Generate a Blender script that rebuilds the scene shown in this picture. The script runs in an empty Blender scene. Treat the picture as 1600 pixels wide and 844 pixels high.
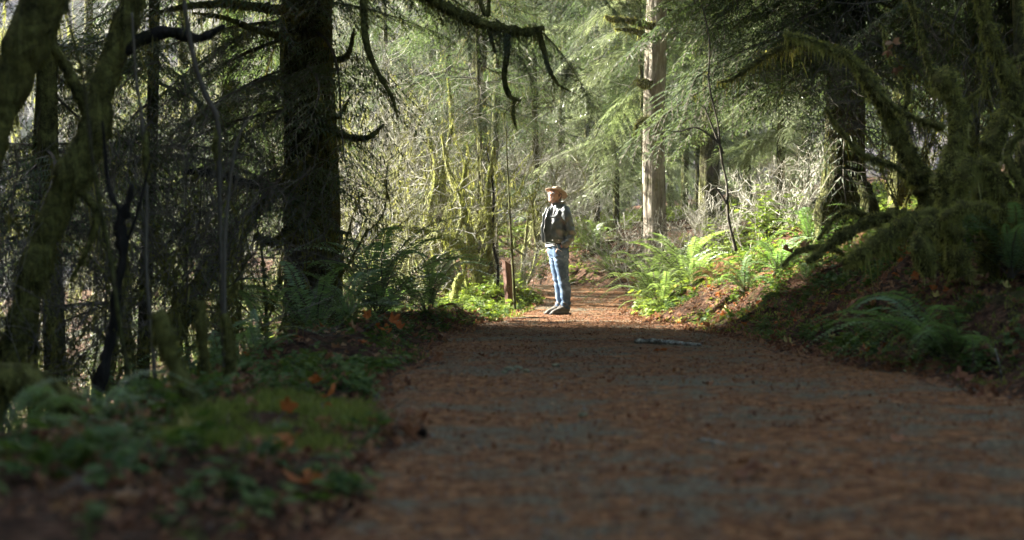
import bpy, bmesh, math, random
import numpy as np
from mathutils import Vector, Matrix, Euler
R = math.radians
random.seed(7)
rng = np.random.default_rng(11)
SC = bpy.context.scene
COL = SC.collection

# ------------------------------------------------------------------ camera, sky, sun, exposure
F_PX, H_PY, CAM_Z = 2222.0, 430.0, 0.58
cam_d = bpy.data.cameras.new('camera'); cam = bpy.data.objects.new('camera', cam_d); COL.objects.link(cam)
cam_d.lens = 50.0; cam_d.sensor_width = 36.0; cam_d.clip_start = 0.05; cam_d.clip_end = 2000
cam.location = (0, 0, CAM_Z)
cam.rotation_euler = (R(90) + math.atan((H_PY - 422) / F_PX), 0, 0)
cam_d.dof.use_dof = True; cam_d.dof.focus_distance = 20.4; cam_d.dof.aperture_fstop = 2.2
SC.camera = cam
SUN_AZ, SUN_EL = R(68), R(29)       # azimuth measured to the left of the view direction
sun_vec = Vector((-math.sin(SUN_AZ) * math.cos(SUN_EL), math.cos(SUN_AZ) * math.cos(SUN_EL), math.sin(SUN_EL)))
W = bpy.data.worlds.new('World'); SC.world = W; W.use_nodes = True
nt = W.node_tree; nt.nodes.clear()
sky = nt.nodes.new('ShaderNodeTexSky'); sky.sky_type = 'NISHITA'; sky.sun_disc = False
sky.sun_elevation = SUN_EL; sky.sun_rotation = -SUN_AZ
sky.air_density = 1.0; sky.dust_density = 3.0; sky.ozone_density = .6
bg = nt.nodes.new('ShaderNodeBackground'); bg.inputs['Strength'].default_value = 0.053
wo = nt.nodes.new('ShaderNodeOutputWorld')
nt.links.new(sky.outputs[0], bg.inputs[0]); nt.links.new(bg.outputs[0], wo.inputs[0])
sd = bpy.data.lights.new('sun', 'SUN'); sun = bpy.data.objects.new('sun', sd); COL.objects.link(sun)
sd.energy = 5.0; sd.angle = R(0.6); sd.color = (1.0, 0.95, 0.86)
sun.rotation_euler = sun_vec.to_track_quat('Z', 'Y').to_euler()
SC.view_settings.view_transform = 'Standard'; SC.view_settings.look = 'None'
SC.view_settings.gamma = 1.0; SC.view_settings.exposure = 3.3
SC.cycles.use_denoising = True
SC.cycles.max_bounces = 6; SC.cycles.diffuse_bounces = 3; SC.cycles.glossy_bounces = 2; SC.cycles.transmission_bounces = 4

# ------------------------------------------------------------------ helpers: numbers
def P(px, py, Y):
    """the place that the photograph shows at (px, py) when it is Y metres ahead"""
    return np.array([(px - 800) / F_PX * Y, Y, CAM_Z + (H_PY - py) / F_PX * Y])
_perm = np.random.default_rng(5).random((256, 256))
def vnoise(x, y):
    x = np.asarray(x, float); y = np.asarray(y, float)
    xi = np.floor(x).astype(int); yi = np.floor(y).astype(int); fx = x - xi; fy = y - yi
    fx = fx * fx * (3 - 2 * fx); fy = fy * fy * (3 - 2 * fy)
    a = _perm[xi % 256, yi % 256]; b = _perm[(xi + 1) % 256, yi % 256]
    c = _perm[xi % 256, (yi + 1) % 256]; d = _perm[(xi + 1) % 256, (yi + 1) % 256]
    return (a * (1 - fx) + b * fx) * (1 - fy) + (c * (1 - fx) + d * fx) * fy - 0.5
def fbm(x, y, o=4):
    s = 0; a = 1
    for i in range(o):
        s = s + a * vnoise(x * 2 ** i + 17.3 * i, y * 2 ** i - 9.1 * i); a *= 0.5
    return s
def sstep(a, b, x):
    t = np.clip((x - a) / (b - a), 0, 1); return t * t * (3 - 2 * t)
def path_l(y):
    y = np.asarray(y, float)
    return np.interp(y, [-10, 3, 8, 12, 17, 20, 25, 28, 30, 34, 42, 60], [-.45, -.42, -.64, -.68, -.3, .02, .5, .1, -.9, -3.4, -8, -20]) + .16 * fbm(y * .9, y * 0 + 3.3, 3) + .13 * fbm(y * 4, y * 0 + 5.1, 3)
def path_r(y):
    y = np.asarray(y, float)
    return np.interp(y, [-10, 3, 7, 12, 17, 20, 26, 28.5, 30, 32, 36, 42, 60], [2.5, 2.45, 2.4, 2.1, 1.75, 1.75, 2.25, 2.2, 1.5, .1, -2.4, -6, -17]) + .16 * fbm(y * .9, y * 0 + 8.7, 3) + .13 * fbm(y * 4, y * 0 + 1.1, 3)
def base_z(y):
    y = np.asarray(y, float)
    return .36 * sstep(20.5, 31, y) - .5 * sstep(33, 50, y)
def gz(x, y, fine=True):
    x = np.asarray(x, float); y = np.asarray(y, float)
    l = path_l(y); r = path_r(y)
    z = base_z(y)
    dr = np.maximum(x - r, 0); dl = np.maximum(l - x, 0)
    z = z + .45 * dr * sstep(0, .8, dr) * (dr < 99) - .33 * np.maximum(dr - 2.6, 0) + .02 * np.minimum(dr, 5)
    z = z + .07 * sstep(0, .5, dl) * (1 - sstep(.8, 1.6, dl)) - .46 * np.maximum(dl - .95, 0)
    z = np.maximum(z, -4.6 + .3 * fbm(x * .1, y * .1))
    off = sstep(0, .4, dr + dl)
    off = off * (1 - .72 * (1 - sstep(5.5, 10, y)) * (x < 0))
    z = z + off * (.22 * fbm(x * .55, y * .55, 3) + (.15 * fbm(x * 2.3, y * 2.3, 5) if fine else 0))
    if fine: z = z + (1 - off) * (.018 * fbm(x * 1.1, y * 1.1, 3) + .010 * fbm(x * 7, y * 7, 3))
    return z
def gzs(x, y): return float(gz(np.array([x]), np.array([y]))[0])
SH = np.array([-math.sin(SUN_AZ), math.cos(SUN_AZ)]); NV = np.array([math.cos(SUN_AZ), math.sin(SUN_AZ)])
MAN = np.array([0.72, 20.4])
def vco(p): return p[0] * NV[0] + p[1] * NV[1]        # across the sun's direction: a tree shades only its own strip
V_EDGE = 18.6
def blocks_gap(p, rad=1.3):
    """does this place stand in the gap of the canopy through which the sun reaches the man?"""
    t = (p[0] - MAN[0]) * SH[0] + (p[1] - MAN[1]) * SH[1]
    if t < .3: return False
    zr = t * math.tan(SUN_EL)
    return abs(vco(p) - vco(MAN)) < rad + .35 and zr - rad < p[2] < zr + 1.9 + rad

# ------------------------------------------------------------------ helpers: meshes
class MB:
    def __init__(s): s.V = []; s.F = []; s.M = []; s.n = 0; s.S = []
    def add(s, V, F, m=0, smooth=False):
        V = np.asarray(V, float).reshape(-1, 3); F = np.asarray(F, int)
        if F.shape[1] == 3: F = np.hstack([F, F[:, 2:3]])
        s.V.append(V); s.F.append(F + s.n); s.M.append(np.full(len(F), m)); s.S.append(np.full(len(F), smooth)); s.n += len(V)
    def tube(s, pts, rad, sides=6, m=0, noise=0., cap=True, rough=None):
        pts = np.asarray(pts, float); n = len(pts); rad = np.broadcast_to(np.asarray(rad, float), (n,))
        T = np.gradient(pts, axis=0); T /= np.linalg.norm(T, axis=1)[:, None] + 1e-9
        up = np.array([0, 0, 1.]) if abs(T[:, 2]).mean() < .8 else np.array([1., 0, 0])
        A = np.cross(T, up); A /= np.linalg.norm(A, axis=1)[:, None] + 1e-9; B = np.cross(T, A)
        a = np.linspace(0, 2 * math.pi, sides, endpoint=False)
        rr = np.repeat(rad[:, None], sides, 1)
        if noise: rr = rr * (1 + noise * rng.normal(0, 1, rr.shape))
        if rough is not None: rr = rr * (1 + rough(np.repeat(np.linspace(0, 1, n)[:, None], sides, 1), np.repeat(a[None], n, 0)))
        V = pts[:, None] + rr[..., None] * (np.cos(a)[None, :, None] * A[:, None] + np.sin(a)[None, :, None] * B[:, None])
        i = np.arange(n - 1)[:, None] * sides; j = np.arange(sides)[None]; k = (j + 1) % sides
        F = np.stack([i + j, i + k, i + sides + k, i + sides + j], -1).reshape(-1, 4)
        V = V.reshape(-1, 3)
        if cap:
            V = np.vstack([V, pts[0:1], pts[-1:] + T[-1:] * rad[-1] * .5]); c0 = n * sides
            jj = np.arange(sides); kk = (jj + 1) % sides; e = (n - 1) * sides
            F = np.vstack([F, np.stack([kk, jj, np.full(sides, c0), np.full(sides, c0)], -1), np.stack([e + jj, e + kk, np.full(sides, c0 + 1), np.full(sides, c0 + 1)], -1)])
        s.add(V, F, m, sides > 4)
    def cards(s, Pn, D, S, L, Wd, m=0, mid=.45, bend=0):
        """many small leaf faces: base, two sides, tip; bend drops the tip"""
        Pn = np.asarray(Pn, float); n = len(Pn)
        if n == 0: return
        D = D / (np.linalg.norm(D, axis=1)[:, None] + 1e-9); S = np.cross(D, S); S /= np.linalg.norm(S, axis=1)[:, None] + 1e-9
        L = np.broadcast_to(L, (n,))[:, None]; Wd = np.broadcast_to(Wd, (n,))[:, None]
        M_ = Pn + D * L * mid; tip = Pn + D * L
        if np.any(bend): tip = tip - np.array([0, 0, 1.]) * L * np.reshape(bend, (-1, 1))
        V = np.stack([Pn, M_ - S * Wd * .5, tip, M_ + S * Wd * .5], 1)
        F = np.arange(n * 4).reshape(n, 4)
        s.add(V, F, m)
    def inst(s, V0, F0, Ms, m=0):
        """copies of a small shape at many matrices (n,3,4)"""
        Ms = np.asarray(Ms); V = np.einsum('nij,vj->nvi', Ms[:, :, :3], V0) + Ms[:, None, :, 3]
        F = (np.asarray(F0)[None] + (np.arange(len(Ms)) * len(V0))[:, None, None]).reshape(-1, np.asarray(F0).shape[1])
        s.add(V, F, m)
    def mesh(s, name, mats):
        me = bpy.data.meshes.new(name)
        V = np.vstack(s.V); F = np.vstack(s.F); M = np.concatenate(s.M); S = np.concatenate(s.S)
        tri = F[:, 2] == F[:, 3]; cnt = np.where(tri, 3, 4)
        mask = np.ones(F.shape, bool); mask[tri, 3] = False
        me.vertices.add(len(V)); me.vertices.foreach_set('co', V.ravel())
        me.loops.add(int(cnt.sum())); me.loops.foreach_set('vertex_index', F[mask].astype(np.int32))
        me.polygons.add(len(F)); st = np.concatenate([[0], np.cumsum(cnt)[:-1]])
        me.polygons.foreach_set('loop_start', st.astype(np.int32))
        for m in mats: me.materials.append(m)
        me.polygons.foreach_set('material_index', M.astype(np.int32)); me.polygons.foreach_set('use_smooth', S)
        me.update(); me.validate(); return me
def link(name, me, parent=None, loc=(0, 0, 0), rot=None, scale=None, label=None, cat=None, group=None, kind=None):
    o = bpy.data.objects.new(name, me); COL.objects.link(o); o.location = loc
    if rot is not None: o.rotation_euler = rot
    if scale is not None: o.scale = scale if hasattr(scale, '__len__') else (scale,) * 3
    if parent is not None: o.parent = parent
    for k, v in (('label', label), ('category', cat), ('group', group), ('kind', kind)):
        if v: o[k] = v
    return o
def thing(name, label, cat, loc=(0, 0, 0), group=None, rz=0):
    return link(name, None, None, loc, (0, 0, rz), None, label, cat, group)
def spline(pts, n):
    pts = np.asarray(pts, float); d = np.r_[0, np.cumsum(np.linalg.norm(np.diff(pts[:, :3], axis=0), axis=1))]
    q = np.vstack([2 * pts[0] - pts[1], pts, 2 * pts[-1] - pts[-2]]); t = np.linspace(0, d[-1], n); out = []
    for x in t:
        i = min(max(int(np.searchsorted(d, x, 'right')) - 1, 0), len(pts) - 2); u = (x - d[i]) / (d[i + 1] - d[i] + 1e-9)
        a, b, c, e = q[i], q[i + 1], q[i + 2], q[i + 3]
        out.append(.5 * (2 * b + (c - a) * u + (2 * a - 5 * b + 4 * c - e) * u * u + (-a + 3 * b - 3 * c + e) * u ** 3))
    return np.array(out)

# ------------------------------------------------------------------ materials
class NT:
    def __init__(s, name):
        s.m = bpy.data.materials.new(name); s.m.use_nodes = True; s.t = s.m.node_tree; s.t.nodes.clear()
        s.out = s.n('ShaderNodeOutputMaterial')
    def n(s, typ, **kw):
        nd = s.t.nodes.new(typ)
        for k, v in kw.items():
            if hasattr(nd, k): setattr(nd, k, v)
        return nd
    def l(s, a, b): s.t.links.new(a, b)
    def noise(s, scale, detail=4, rough=.6, vec=None, dist=0):
        nd = s.n('ShaderNodeTexNoise'); nd.inputs['Scale'].default_value = scale; nd.inputs['Detail'].default_value = detail
        nd.inputs['Roughness'].default_value = rough; nd.inputs['Distortion'].default_value = dist
        if vec is not None: s.l(vec, nd.inputs['Vector'])
        return nd
    def coord(s, kind='Object', scale=None):
        c = s.n('ShaderNodeTexCoord').outputs[kind]
        if scale is None: return c
        mp = s.n('ShaderNodeMapping'); mp.inputs['Scale'].default_value = scale; s.l(c, mp.inputs[0]); return mp.outputs[0]
    def ramp(s, fac, stops):
        r = s.n('ShaderNodeValToRGB'); e = r.color_ramp.elements
        while len(e) < len(stops): e.new(.5)
        for i, (p, c) in enumerate(stops): e[i].position = p; e[i].color = (*c, 1)
        s.l(fac, r.inputs[0]); return r.outputs[0]
    def mix(s, fac, a, b, mode='MIX'):
        m = s.n('ShaderNodeMix'); m.data_type = 'RGBA'; m.blend_type = mode
        for v, i in ((fac, 0), (a, 6), (b, 7)):
            if isinstance(v, (int, float)): m.inputs[i].default_value = v
            elif isinstance(v, tuple): m.inputs[i].default_value = (*v, 1)
            else: s.l(v, m.inputs[i])
        return m.outputs[2]
    def bump(s, h, strength=.5, dist=.02):
        b = s.n('ShaderNodeBump'); b.inputs['Strength'].default_value = strength; b.inputs['Distance'].default_value = dist; s.l(h, b.inputs['Height']); return b.outputs[0]
    def pbr(s, col, rough=.8, normal=None, spec=.3, transl=0, tcol=None, **kw):
        b = s.n('ShaderNodeBsdfPrincipled')
        if isinstance(col, tuple): b.inputs['Base Color'].default_value = (*col, 1)
        else: s.l(col, b.inputs['Base Color'])
        if isinstance(rough, (int, float)): b.inputs['Roughness'].default_value = rough
        else: s.l(rough, b.inputs['Roughness'])
        b.inputs['Specular IOR Level'].default_value = spec
        for k, v in kw.items(): b.inputs[k.replace('_', ' ')].default_value = v
        if normal is not None: s.l(normal, b.inputs['Normal'])
        o = b.outputs[0]
        if transl:
            t = s.n('ShaderNodeBsdfTranslucent'); tc = tcol if tcol is not None else col
            if isinstance(tc, tuple): t.inputs[0].default_value = (*tc, 1)
            else: s.l(tc, t.inputs[0])
            m = s.n('ShaderNodeMixShader'); m.inputs[0].default_value = transl; s.l(o, m.inputs[1]); s.l(t.outputs[0], m.inputs[2]); o = m.outputs[0]
        s.l(o, s.out.inputs[0]); return s.m
def leafmat(name, cols, rough=.45, transl=.4, tcol=None, spec=.4, scale=1.2):
    """leaf colours that differ from leaf to leaf and from clump to clump"""
    t = NT(name); g = t.n('ShaderNodeNewGeometry').outputs['Random Per Island']
    ns = t.noise(scale, 2, vec=t.coord('Object')); oi = t.n('ShaderNodeObjectInfo').outputs['Random']
    a = t.n('ShaderNodeMath', operation='ADD'); t.l(g, a.inputs[0]); t.l(ns.outputs[0], a.inputs[1])
    b = t.n('ShaderNodeMath', operation='MULTIPLY_ADD'); t.l(oi, b.inputs[0]); b.inputs[1].default_value = .5; t.l(a.outputs[0], b.inputs[2])
    c = t.n('ShaderNodeMath', operation='MULTIPLY_ADD'); t.l(b.outputs[0], c.inputs[0]); c.inputs[1].default_value = .55; c.inputs[2].default_value = -.12
    n = len(cols); col = t.ramp(c.outputs[0], [(i / (n - 1), k) for i, k in enumerate(cols)])
    return t.pbr(col, rough, spec=spec, transl=transl, tcol=t.mix(1.0, col, tcol, 'MULTIPLY') if tcol else None)
M = {}
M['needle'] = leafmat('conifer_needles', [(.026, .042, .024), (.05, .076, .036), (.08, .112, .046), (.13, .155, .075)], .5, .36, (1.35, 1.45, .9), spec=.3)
M['needle_lit'] = leafmat('sunlit_conifer_needles', [(.08, .12, .045), (.15, .19, .085), (.23, .27, .14), (.33, .35, .25)], .3, .40, (1.25, 1.3, .95), spec=.6)  # paler copy of the needles; sun and highlights put into the colour
M['moss'] = leafmat('hanging_moss', [(.04, .042, .012), (.09, .092, .026), (.16, .16, .045), (.26, .25, .09)], .8, .4, (1.3, 1.3, .8), spec=.15, scale=6)
M['moss_yellow'] = leafmat('sunlit_moss', [(.10, .11, .03), (.17, .185, .055), (.25, .255, .09), (.33, .32, .16)], .8, .4, (1.25, 1.25, .8), spec=.15, scale=5)  # lighter copy of the hanging moss, coloured as if sunlit
M['moss_far'] = leafmat('pale_thicket_moss', [(.12, .13, .06), (.19, .20, .10), (.27, .27, .16), (.36, .35, .25)], .8, .35, (1.15, 1.15, .95), spec=.15, scale=2)
M['maple_moss_lit'] = leafmat('thick_maple_moss_sunlit', [(.10, .115, .03), (.22, .235, .06), (.36, .37, .11), (.50, .49, .21)], .8, .4, (1.25, 1.25, .8), spec=.15, scale=7)  # moss colour brightened in place of sun flecks on the maple limbs
M['lichen'] = leafmat('lichen', [(.14, .16, .08), (.22, .24, .14), (.30, .31, .2)], .85, .35, spec=.1)
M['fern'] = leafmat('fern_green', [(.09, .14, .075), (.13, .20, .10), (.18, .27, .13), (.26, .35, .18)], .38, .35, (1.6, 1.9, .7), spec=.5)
M['fern_lit'] = leafmat('sunlit_fern_green', [(.08, .13, .045), (.13, .19, .07), (.20, .27, .11), (.33, .38, .22)], .38, .42, (1.35, 1.45, .8), spec=.5)  # lit copy of the fern green; the sunlight is in the colour
M['fern_dead'] = leafmat('dead_fern', [(.12, .055, .025), (.20, .10, .045), (.30, .17, .09)], .8, .3, spec=.1)
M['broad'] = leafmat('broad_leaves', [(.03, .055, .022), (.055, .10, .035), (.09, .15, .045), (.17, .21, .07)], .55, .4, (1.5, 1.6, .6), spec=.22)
M['broad_lit'] = leafmat('sunlit_broad_leaves', [(.09, .15, .03), (.15, .22, .045), (.26, .32, .08)], .4, .45, (1.3, 1.3, .6), spec=.4)  # broad leaves again, with sunlight painted into the base colour
M['grass'] = leafmat('moss_carpet', [(.05, .065, .018), (.11, .14, .032), (.18, .22, .05), (.28, .31, .09)], .6, .3, (1.5, 1.6, .6), spec=.2, scale=3)
M['litter'] = leafmat('fallen_leaves', [(.06, .035, .022), (.13, .065, .038), (.22, .10, .05), (.34, .19, .09), (.36, .28, .17)], .6, .3, spec=.25)
M['orange'] = leafmat('orange_leaf', [(.28, .07, .015), (.42, .13, .03), (.5, .2, .05)], .55, .35, spec=.3)
M['needles_dry'] = leafmat('dry_needles', [(.06, .032, .02), (.16, .075, .04), (.28, .135, .07), (.42, .27, .17)], .75, .1, spec=.15, scale=2.5)
M['pebble'] = leafmat('path_grit', [(.06, .06, .055), (.12, .12, .11), (.2, .2, .18), (.32, .31, .28)], .8, 0, spec=.2)
M['dark_twig'] = leafmat('bare_twig', [(.05, .045, .035), (.09, .08, .06), (.15, .135, .10)], .8, 0, spec=.2)
M['pale_twig'] = leafmat('pale_twigs', [(.15, .14, .10), (.26, .25, .19), (.37, .36, .30), (.46, .45, .41)], .7, .1, spec=.25)
def bark(name, c1, c2, c3, mossc=(.06, .07, .02), mossy=.45, sc=1., top=0.):
    t = NT(name); v = t.coord('Object', (9 * sc, 9 * sc, 1.6 * sc)); n1 = t.noise(1.6, 6, .65, v, .6)
    vo = t.n('ShaderNodeTexVoronoi'); vo.feature = 'DISTANCE_TO_EDGE'; vo.inputs['Scale'].default_value = 1.3; t.l(v, vo.inputs['Vector'])
    col = t.ramp(n1.outputs[0], [(.3, c1), (.5, c2), (.72, c3)])
    n2 = t.noise(1.1, 5, .7, t.coord('Object')); f = t.ramp(n2.outputs[0], [(max(.02, .62 - mossy * .5), (0, 0, 0)), (.78 - mossy * .45, (1, 1, 1))])
    n3 = t.noise(11, 6, .8, t.coord('Object'), .5); mc = t.ramp(n3.outputs[0], [(.36, tuple(x * .22 for x in mossc)), (.5, tuple(x * .9 for x in mossc)), (.64, tuple(x * 1.9 for x in mossc))])
    col = t.mix(f, col, mc)
    h = t.n('ShaderNodeMath', operation='ADD'); t.l(n1.outputs[0], h.inputs[0]); t.l(vo.outputs[0], h.inputs[1])
    return t.pbr(col, .9, t.bump(h.outputs[0], 1.0, .05), spec=.15)
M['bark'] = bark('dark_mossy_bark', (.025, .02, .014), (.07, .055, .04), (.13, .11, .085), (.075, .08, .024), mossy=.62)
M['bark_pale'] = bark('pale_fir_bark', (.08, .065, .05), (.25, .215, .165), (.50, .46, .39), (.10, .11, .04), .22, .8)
M['bark_moss'] = bark('moss_covered_bark', (.04, .04, .015), (.06, .06, .02), (.09, .09, .04), (.11, .11, .03), .95)
M['bark_black'] = bark('blackish_bark', (.008, .008, .007), (.02, .018, .015), (.045, .04, .034), mossy=.08)
M['bark_red'] = bark('reddish_stem', (.10, .035, .025), (.16, .06, .04), (.2, .1, .07), mossy=.05)

def ground_mat():
    t = NT('forest_floor'); o = t.coord('Object'); n1 = t.noise(1.7, 6, .7, o); n2 = t.noise(14, 5, .7, o); n3 = t.noise(60, 3, .7, o)
    c = t.ramp(n2.outputs[0], [(.35, (.02, .013, .009)), (.48, (.075, .043, .026)), (.58, (.14, .075, .045)), (.68, (.24, .16, .10))])
    g = t.mix(n3.outputs[0], (.03, .035, .012), (.10, .115, .035))
    col = t.mix(t.ramp(n1.outputs[0], [(.56, (0, 0, 0)), (.68, (1, 1, 1))]), c, g)
    h = t.n('ShaderNodeMath', operation='ADD'); t.l(n2.outputs[0], h.inputs[0]); t.l(n3.outputs[0], h.inputs[1])
    return t.pbr(col, .95, t.bump(h.outputs[0], 1, .05), spec=.1)
def path_mat():
    t = NT('needle_covered_gravel'); o = t.coord('Object'); n1 = t.noise(.75, 6, .72, o); n2 = t.noise(17, 6, .8, o); n3 = t.noise(70, 3, .8, o); n4 = t.noise(2.6, 7, .8, o)
    gr = t.ramp(n3.outputs[0], [(.38, (.045, .043, .028)), (.5, (.13, .122, .078)), (.62, (.28, .265, .185))])
    nd = t.ramp(n2.outputs[0], [(.36, (.04, .022, .012)), (.48, (.17, .082, .036)), (.56, (.30, .15, .062)), (.66, (.46, .29, .15))])
    a = t.n('ShaderNodeMath', operation='ADD'); t.l(n1.outputs[0], a.inputs[0]); t.l(n4.outputs[0], a.inputs[1])
    m = t.n('ShaderNodeMath', operation='MULTIPLY_ADD'); t.l(n2.outputs[0], m.inputs[0]); m.inputs[1].default_value = .5; t.l(a.outputs[0], m.inputs[2])
    f = t.ramp(m.outputs[0], [(0, (1, 1, 1)), (1, (0, 0, 0))]); f2 = t.n('ShaderNodeMapRange'); t.l(m.outputs[0], f2.inputs[0]); f2.inputs[1].default_value = 1.222; f2.inputs[2].default_value = 1.345
    col = t.mix(f2.outputs[0], nd, gr)
    h = t.n('ShaderNodeMath', operation='ADD'); t.l(n2.outputs[0], h.inputs[0]); t.l(n3.outputs[0], h.inputs[1])
    return t.pbr(col, .9, t.bump(h.outputs[0], 1, .014), spec=.15)
def hill_mat():
    t = NT('far_hillside'); o = t.coord('Object'); n1 = t.noise(.06, 5, .7, o); n2 = t.noise(.7, 6, .75, o)
    a = t.ramp(n2.outputs[0], [(.3, (.06, .055, .06)), (.5, (.12, .11, .12)), (.7, (.22, .20, .21))])
    b = t.ramp(n2.outputs[0], [(.3, (.04, .055, .03)), (.6, (.13, .15, .07))])
    return t.pbr(t.mix(t.ramp(n1.outputs[0], [(.45, (0, 0, 0)), (.6, (1, 1, 1))]), a, b), .95, spec=.05)
M['ground'] = ground_mat(); M['path'] = path_mat(); M['hill'] = hill_mat()
t = NT('river_water'); nn = t.noise(1.5, 4, .6, t.coord('Object', (1, 3, 1))); M['river'] = t.pbr((.10, .12, .11), .12, t.bump(nn.outputs[0], .5, .1), spec=.6)

# ------------------------------------------------------------------ setting: ground, path, hillside, river
def grid(xs, ys, zf, name, mat, kind='structure'):
    X, Y = np.meshgrid(xs, ys); Z = zf(X, Y); nx, ny = len(xs), len(ys)
    V = np.stack([X, Y, Z], -1).reshape(-1, 3); i = np.arange(ny - 1)[:, None] * nx + np.arange(nx - 1)[None]
    F = np.stack([i, i + 1, i + nx + 1, i + nx], -1).reshape(-1, 4)
    b = MB(); b.add(V, F, 0, True); return link(name, b.mesh(name, [mat]), kind=kind)
def graded(lo, c0, c1, hi, d, gr):
    a = list(np.arange(c0, c1, d)); s = d
    while a[-1] < hi: s *= gr; a.append(a[-1] + s)
    s = d
    while a[0] > lo: s *= gr; a.insert(0, a[0] - s)
    return np.array(a)
def ground_z(X, Y):
    z = gz(X, Y); l = path_l(Y); r = path_r(Y)
    inside = sstep(0, .12, X - l) * sstep(0, .12, r - X)
    return z - .05 * inside
ground = grid(graded(-320, -4.5, 6, 320, .08, 1.09), graded(-60, 2.2, 22, 400, .10, 1.06), ground_z, 'ground', M['ground'])
ys = graded(-12, 2.0, 22, 62, .08, 1.05); us = np.linspace(0, 1, 44)
X = path_l(ys)[:, None] * (1 - us) + path_r(ys)[:, None] * us; Y = np.repeat(ys[:, None], 44, 1)
V = np.stack([X, Y, gz(X, Y) + .012 - .05 * (np.abs(us - .5)[None] > .49)], -1).reshape(-1, 3)
i = np.arange(len(ys) - 1)[:, None] * 44 + np.arange(43)[None]
b = MB(); b.add(V, np.stack([i, i + 1, i + 45, i + 44], -1).reshape(-1, 4), 0, True)
path = link('path', b.mesh('path', [M['path']]), kind='structure')
# hillside across the valley, a broad arc that closes the view
th = np.linspace(R(-10), R(200), 220); rr = np.linspace(78, 330, 70)
TH, RR = np.meshgrid(th, rr)
def hz(TH, RR): return -6 + 62 * (1 - np.exp(-(RR - 78) / 55)) + 5 * fbm(TH * 9, RR * .04, 4) * sstep(78, 110, RR) + 1.6 * fbm(TH * 90, RR * .3, 3)
V = np.stack([RR * np.cos(TH), RR * np.sin(TH), hz(TH, RR)], -1).reshape(-1, 3)
i = np.arange(69)[:, None] * 220 + np.arange(219)[None]
b = MB(); b.add(V, np.stack([i, i + 1, i + 221, i + 220], -1).reshape(-1, 4), 0, True); link('hillside', b.mesh('hillside', [M['hill']]), kind='structure')
b = MB(); n = 70000; r = np.random.default_rng(77); tt = r.uniform(R(60), R(150), n); rad_ = 80 + 170 * r.random(n) ** 1.3; cl = vnoise(tt * 60, rad_ * .35); k = cl > -.25; tt, rad_, cl = tt[k], rad_[k], cl[k]; n = len(tt)
q = np.stack([rad_ * np.cos(tt), rad_ * np.sin(tt), hz(tt, rad_) + r.random(n) * (1.5 + 6 * np.clip(cl + .25, 0, 1))], -1)
b.cards(q, np.stack([r.normal(0, .5, n), r.normal(0, .3, n), np.ones(n)], -1), r.normal(0, 1, (n, 3)), r.uniform(.5, 2.2, n), r.uniform(.08, .5, n), 0)
M['hill_wood'] = leafmat('leafless_hill_wood', [(.04, .055, .03), (.10, .10, .08), (.17, .155, .15), (.26, .24, .24), (.13, .15, .07)], .9, .2, spec=.05, scale=.12)
link('hillside_wood', b.mesh('hillside_wood', [M['hill_wood']]), kind='stuff')
b = MB(); b.add([[-60, -50, -4.0], [-9, -50, -4.0], [-9, 90, -4.0], [-60, 90, -4.0]], [[0, 1, 2, 3]], 0); link('river', b.mesh('river', [M['river']]), kind='structure')

# ------------------------------------------------------------------ vegetation shapes
UP = np.array([0, 0, 1.])
def bough(L=2.4, n_side=26, droop=.25, hang=.25, leaf=.06, mat0=0, seed=0, dens=1., wide=.55):
    """flat drooping spray of a hemlock or cedar along +X: slots 0 needles, 1 wood, 2 moss"""
    r = np.random.default_rng(seed); b = MB()
    t = np.linspace(0, 1, 9); ax = np.stack([t * L, .12 * L * np.sin(t * 3 + seed) * t, -droop * L * t ** 2 + .10 * L * t], -1)
    b.tube(ax, .016 * (1 - t) * L / 2 + .003, 4, 1, cap=False)
    Pn = []; D = []; S = []; LL = []; WW = []
    for k in range(n_side * 2):
        u = .1 + .9 * (k + r.random() * .7) / (n_side * 2); side = 1 if k % 2 else -1
        p0 = np.array([np.interp(u, t, ax[:, i]) for i in range(3)])
        sl = wide * L * (.25 + .75 * (1 - u) ** .7) * min(1, .35 + u * 2.2) * r.uniform(.55, 1.1)
        ang = R(r.uniform(40, 68)); d = np.array([math.cos(ang), side * math.sin(ang), -.12 + r.normal(0, .08)])
        m = max(4, int(sl / leaf * 1.35 * dens)); v = (np.arange(m) + .5) / m
        pp = p0 + d * (v * sl)[:, None]; pp[:, 2] -= hang * sl * v ** 2 + .03 * np.sin(v * 7 + k) * sl
        b.cards(pp[:-1:2], pp[1::2][:len(pp[:-1:2])] - pp[:-1:2] + 1e-5, np.tile(UP, (len(pp[:-1:2]), 1)), sl / m * 2.6, .008 + .004 * L / 2, 1)
        for sd_ in (-1, 1):
            keep = r.random(m) < .9; q = pp[keep]; vv = v[keep]; mm = len(q); a2 = r.uniform(.5, 1.0, mm)
            dh = d[:2] / np.linalg.norm(d[:2]); nh = np.array([-dh[1], dh[0]]) * sd_
            dd = np.stack([dh[0] * a2 + nh[0], dh[1] * a2 + nh[1], -r.uniform(.1, .55, mm) - hang], -1)
            Pn.append(q); D.append(dd); S.append(np.stack([r.normal(0, .35, mm), r.normal(0, .35, mm), np.ones(mm)], -1))
            LL.append(leaf * r.uniform(.7, 1.5, mm) * (1.25 - .6 * vv) * 1.5); WW.append(leaf * r.uniform(.22, .4, mm))
    b.cards(np.vstack(Pn), np.vstack(D), np.vstack(S), np.concatenate(LL), np.concatenate(WW), 0)
    k = int(26 * L); u = r.random(k) * .8; q = np.stack([np.interp(u, t, ax[:, i]) for i in range(3)], -1)
    b.cards(q, np.tile([0., 0, -1], (k, 1)) + r.normal(0, .15, (k, 3)), r.normal(0, 1, (k, 3)), .05 + r.exponential(.07, k), .012, 2, mid=.25)
    return b
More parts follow.
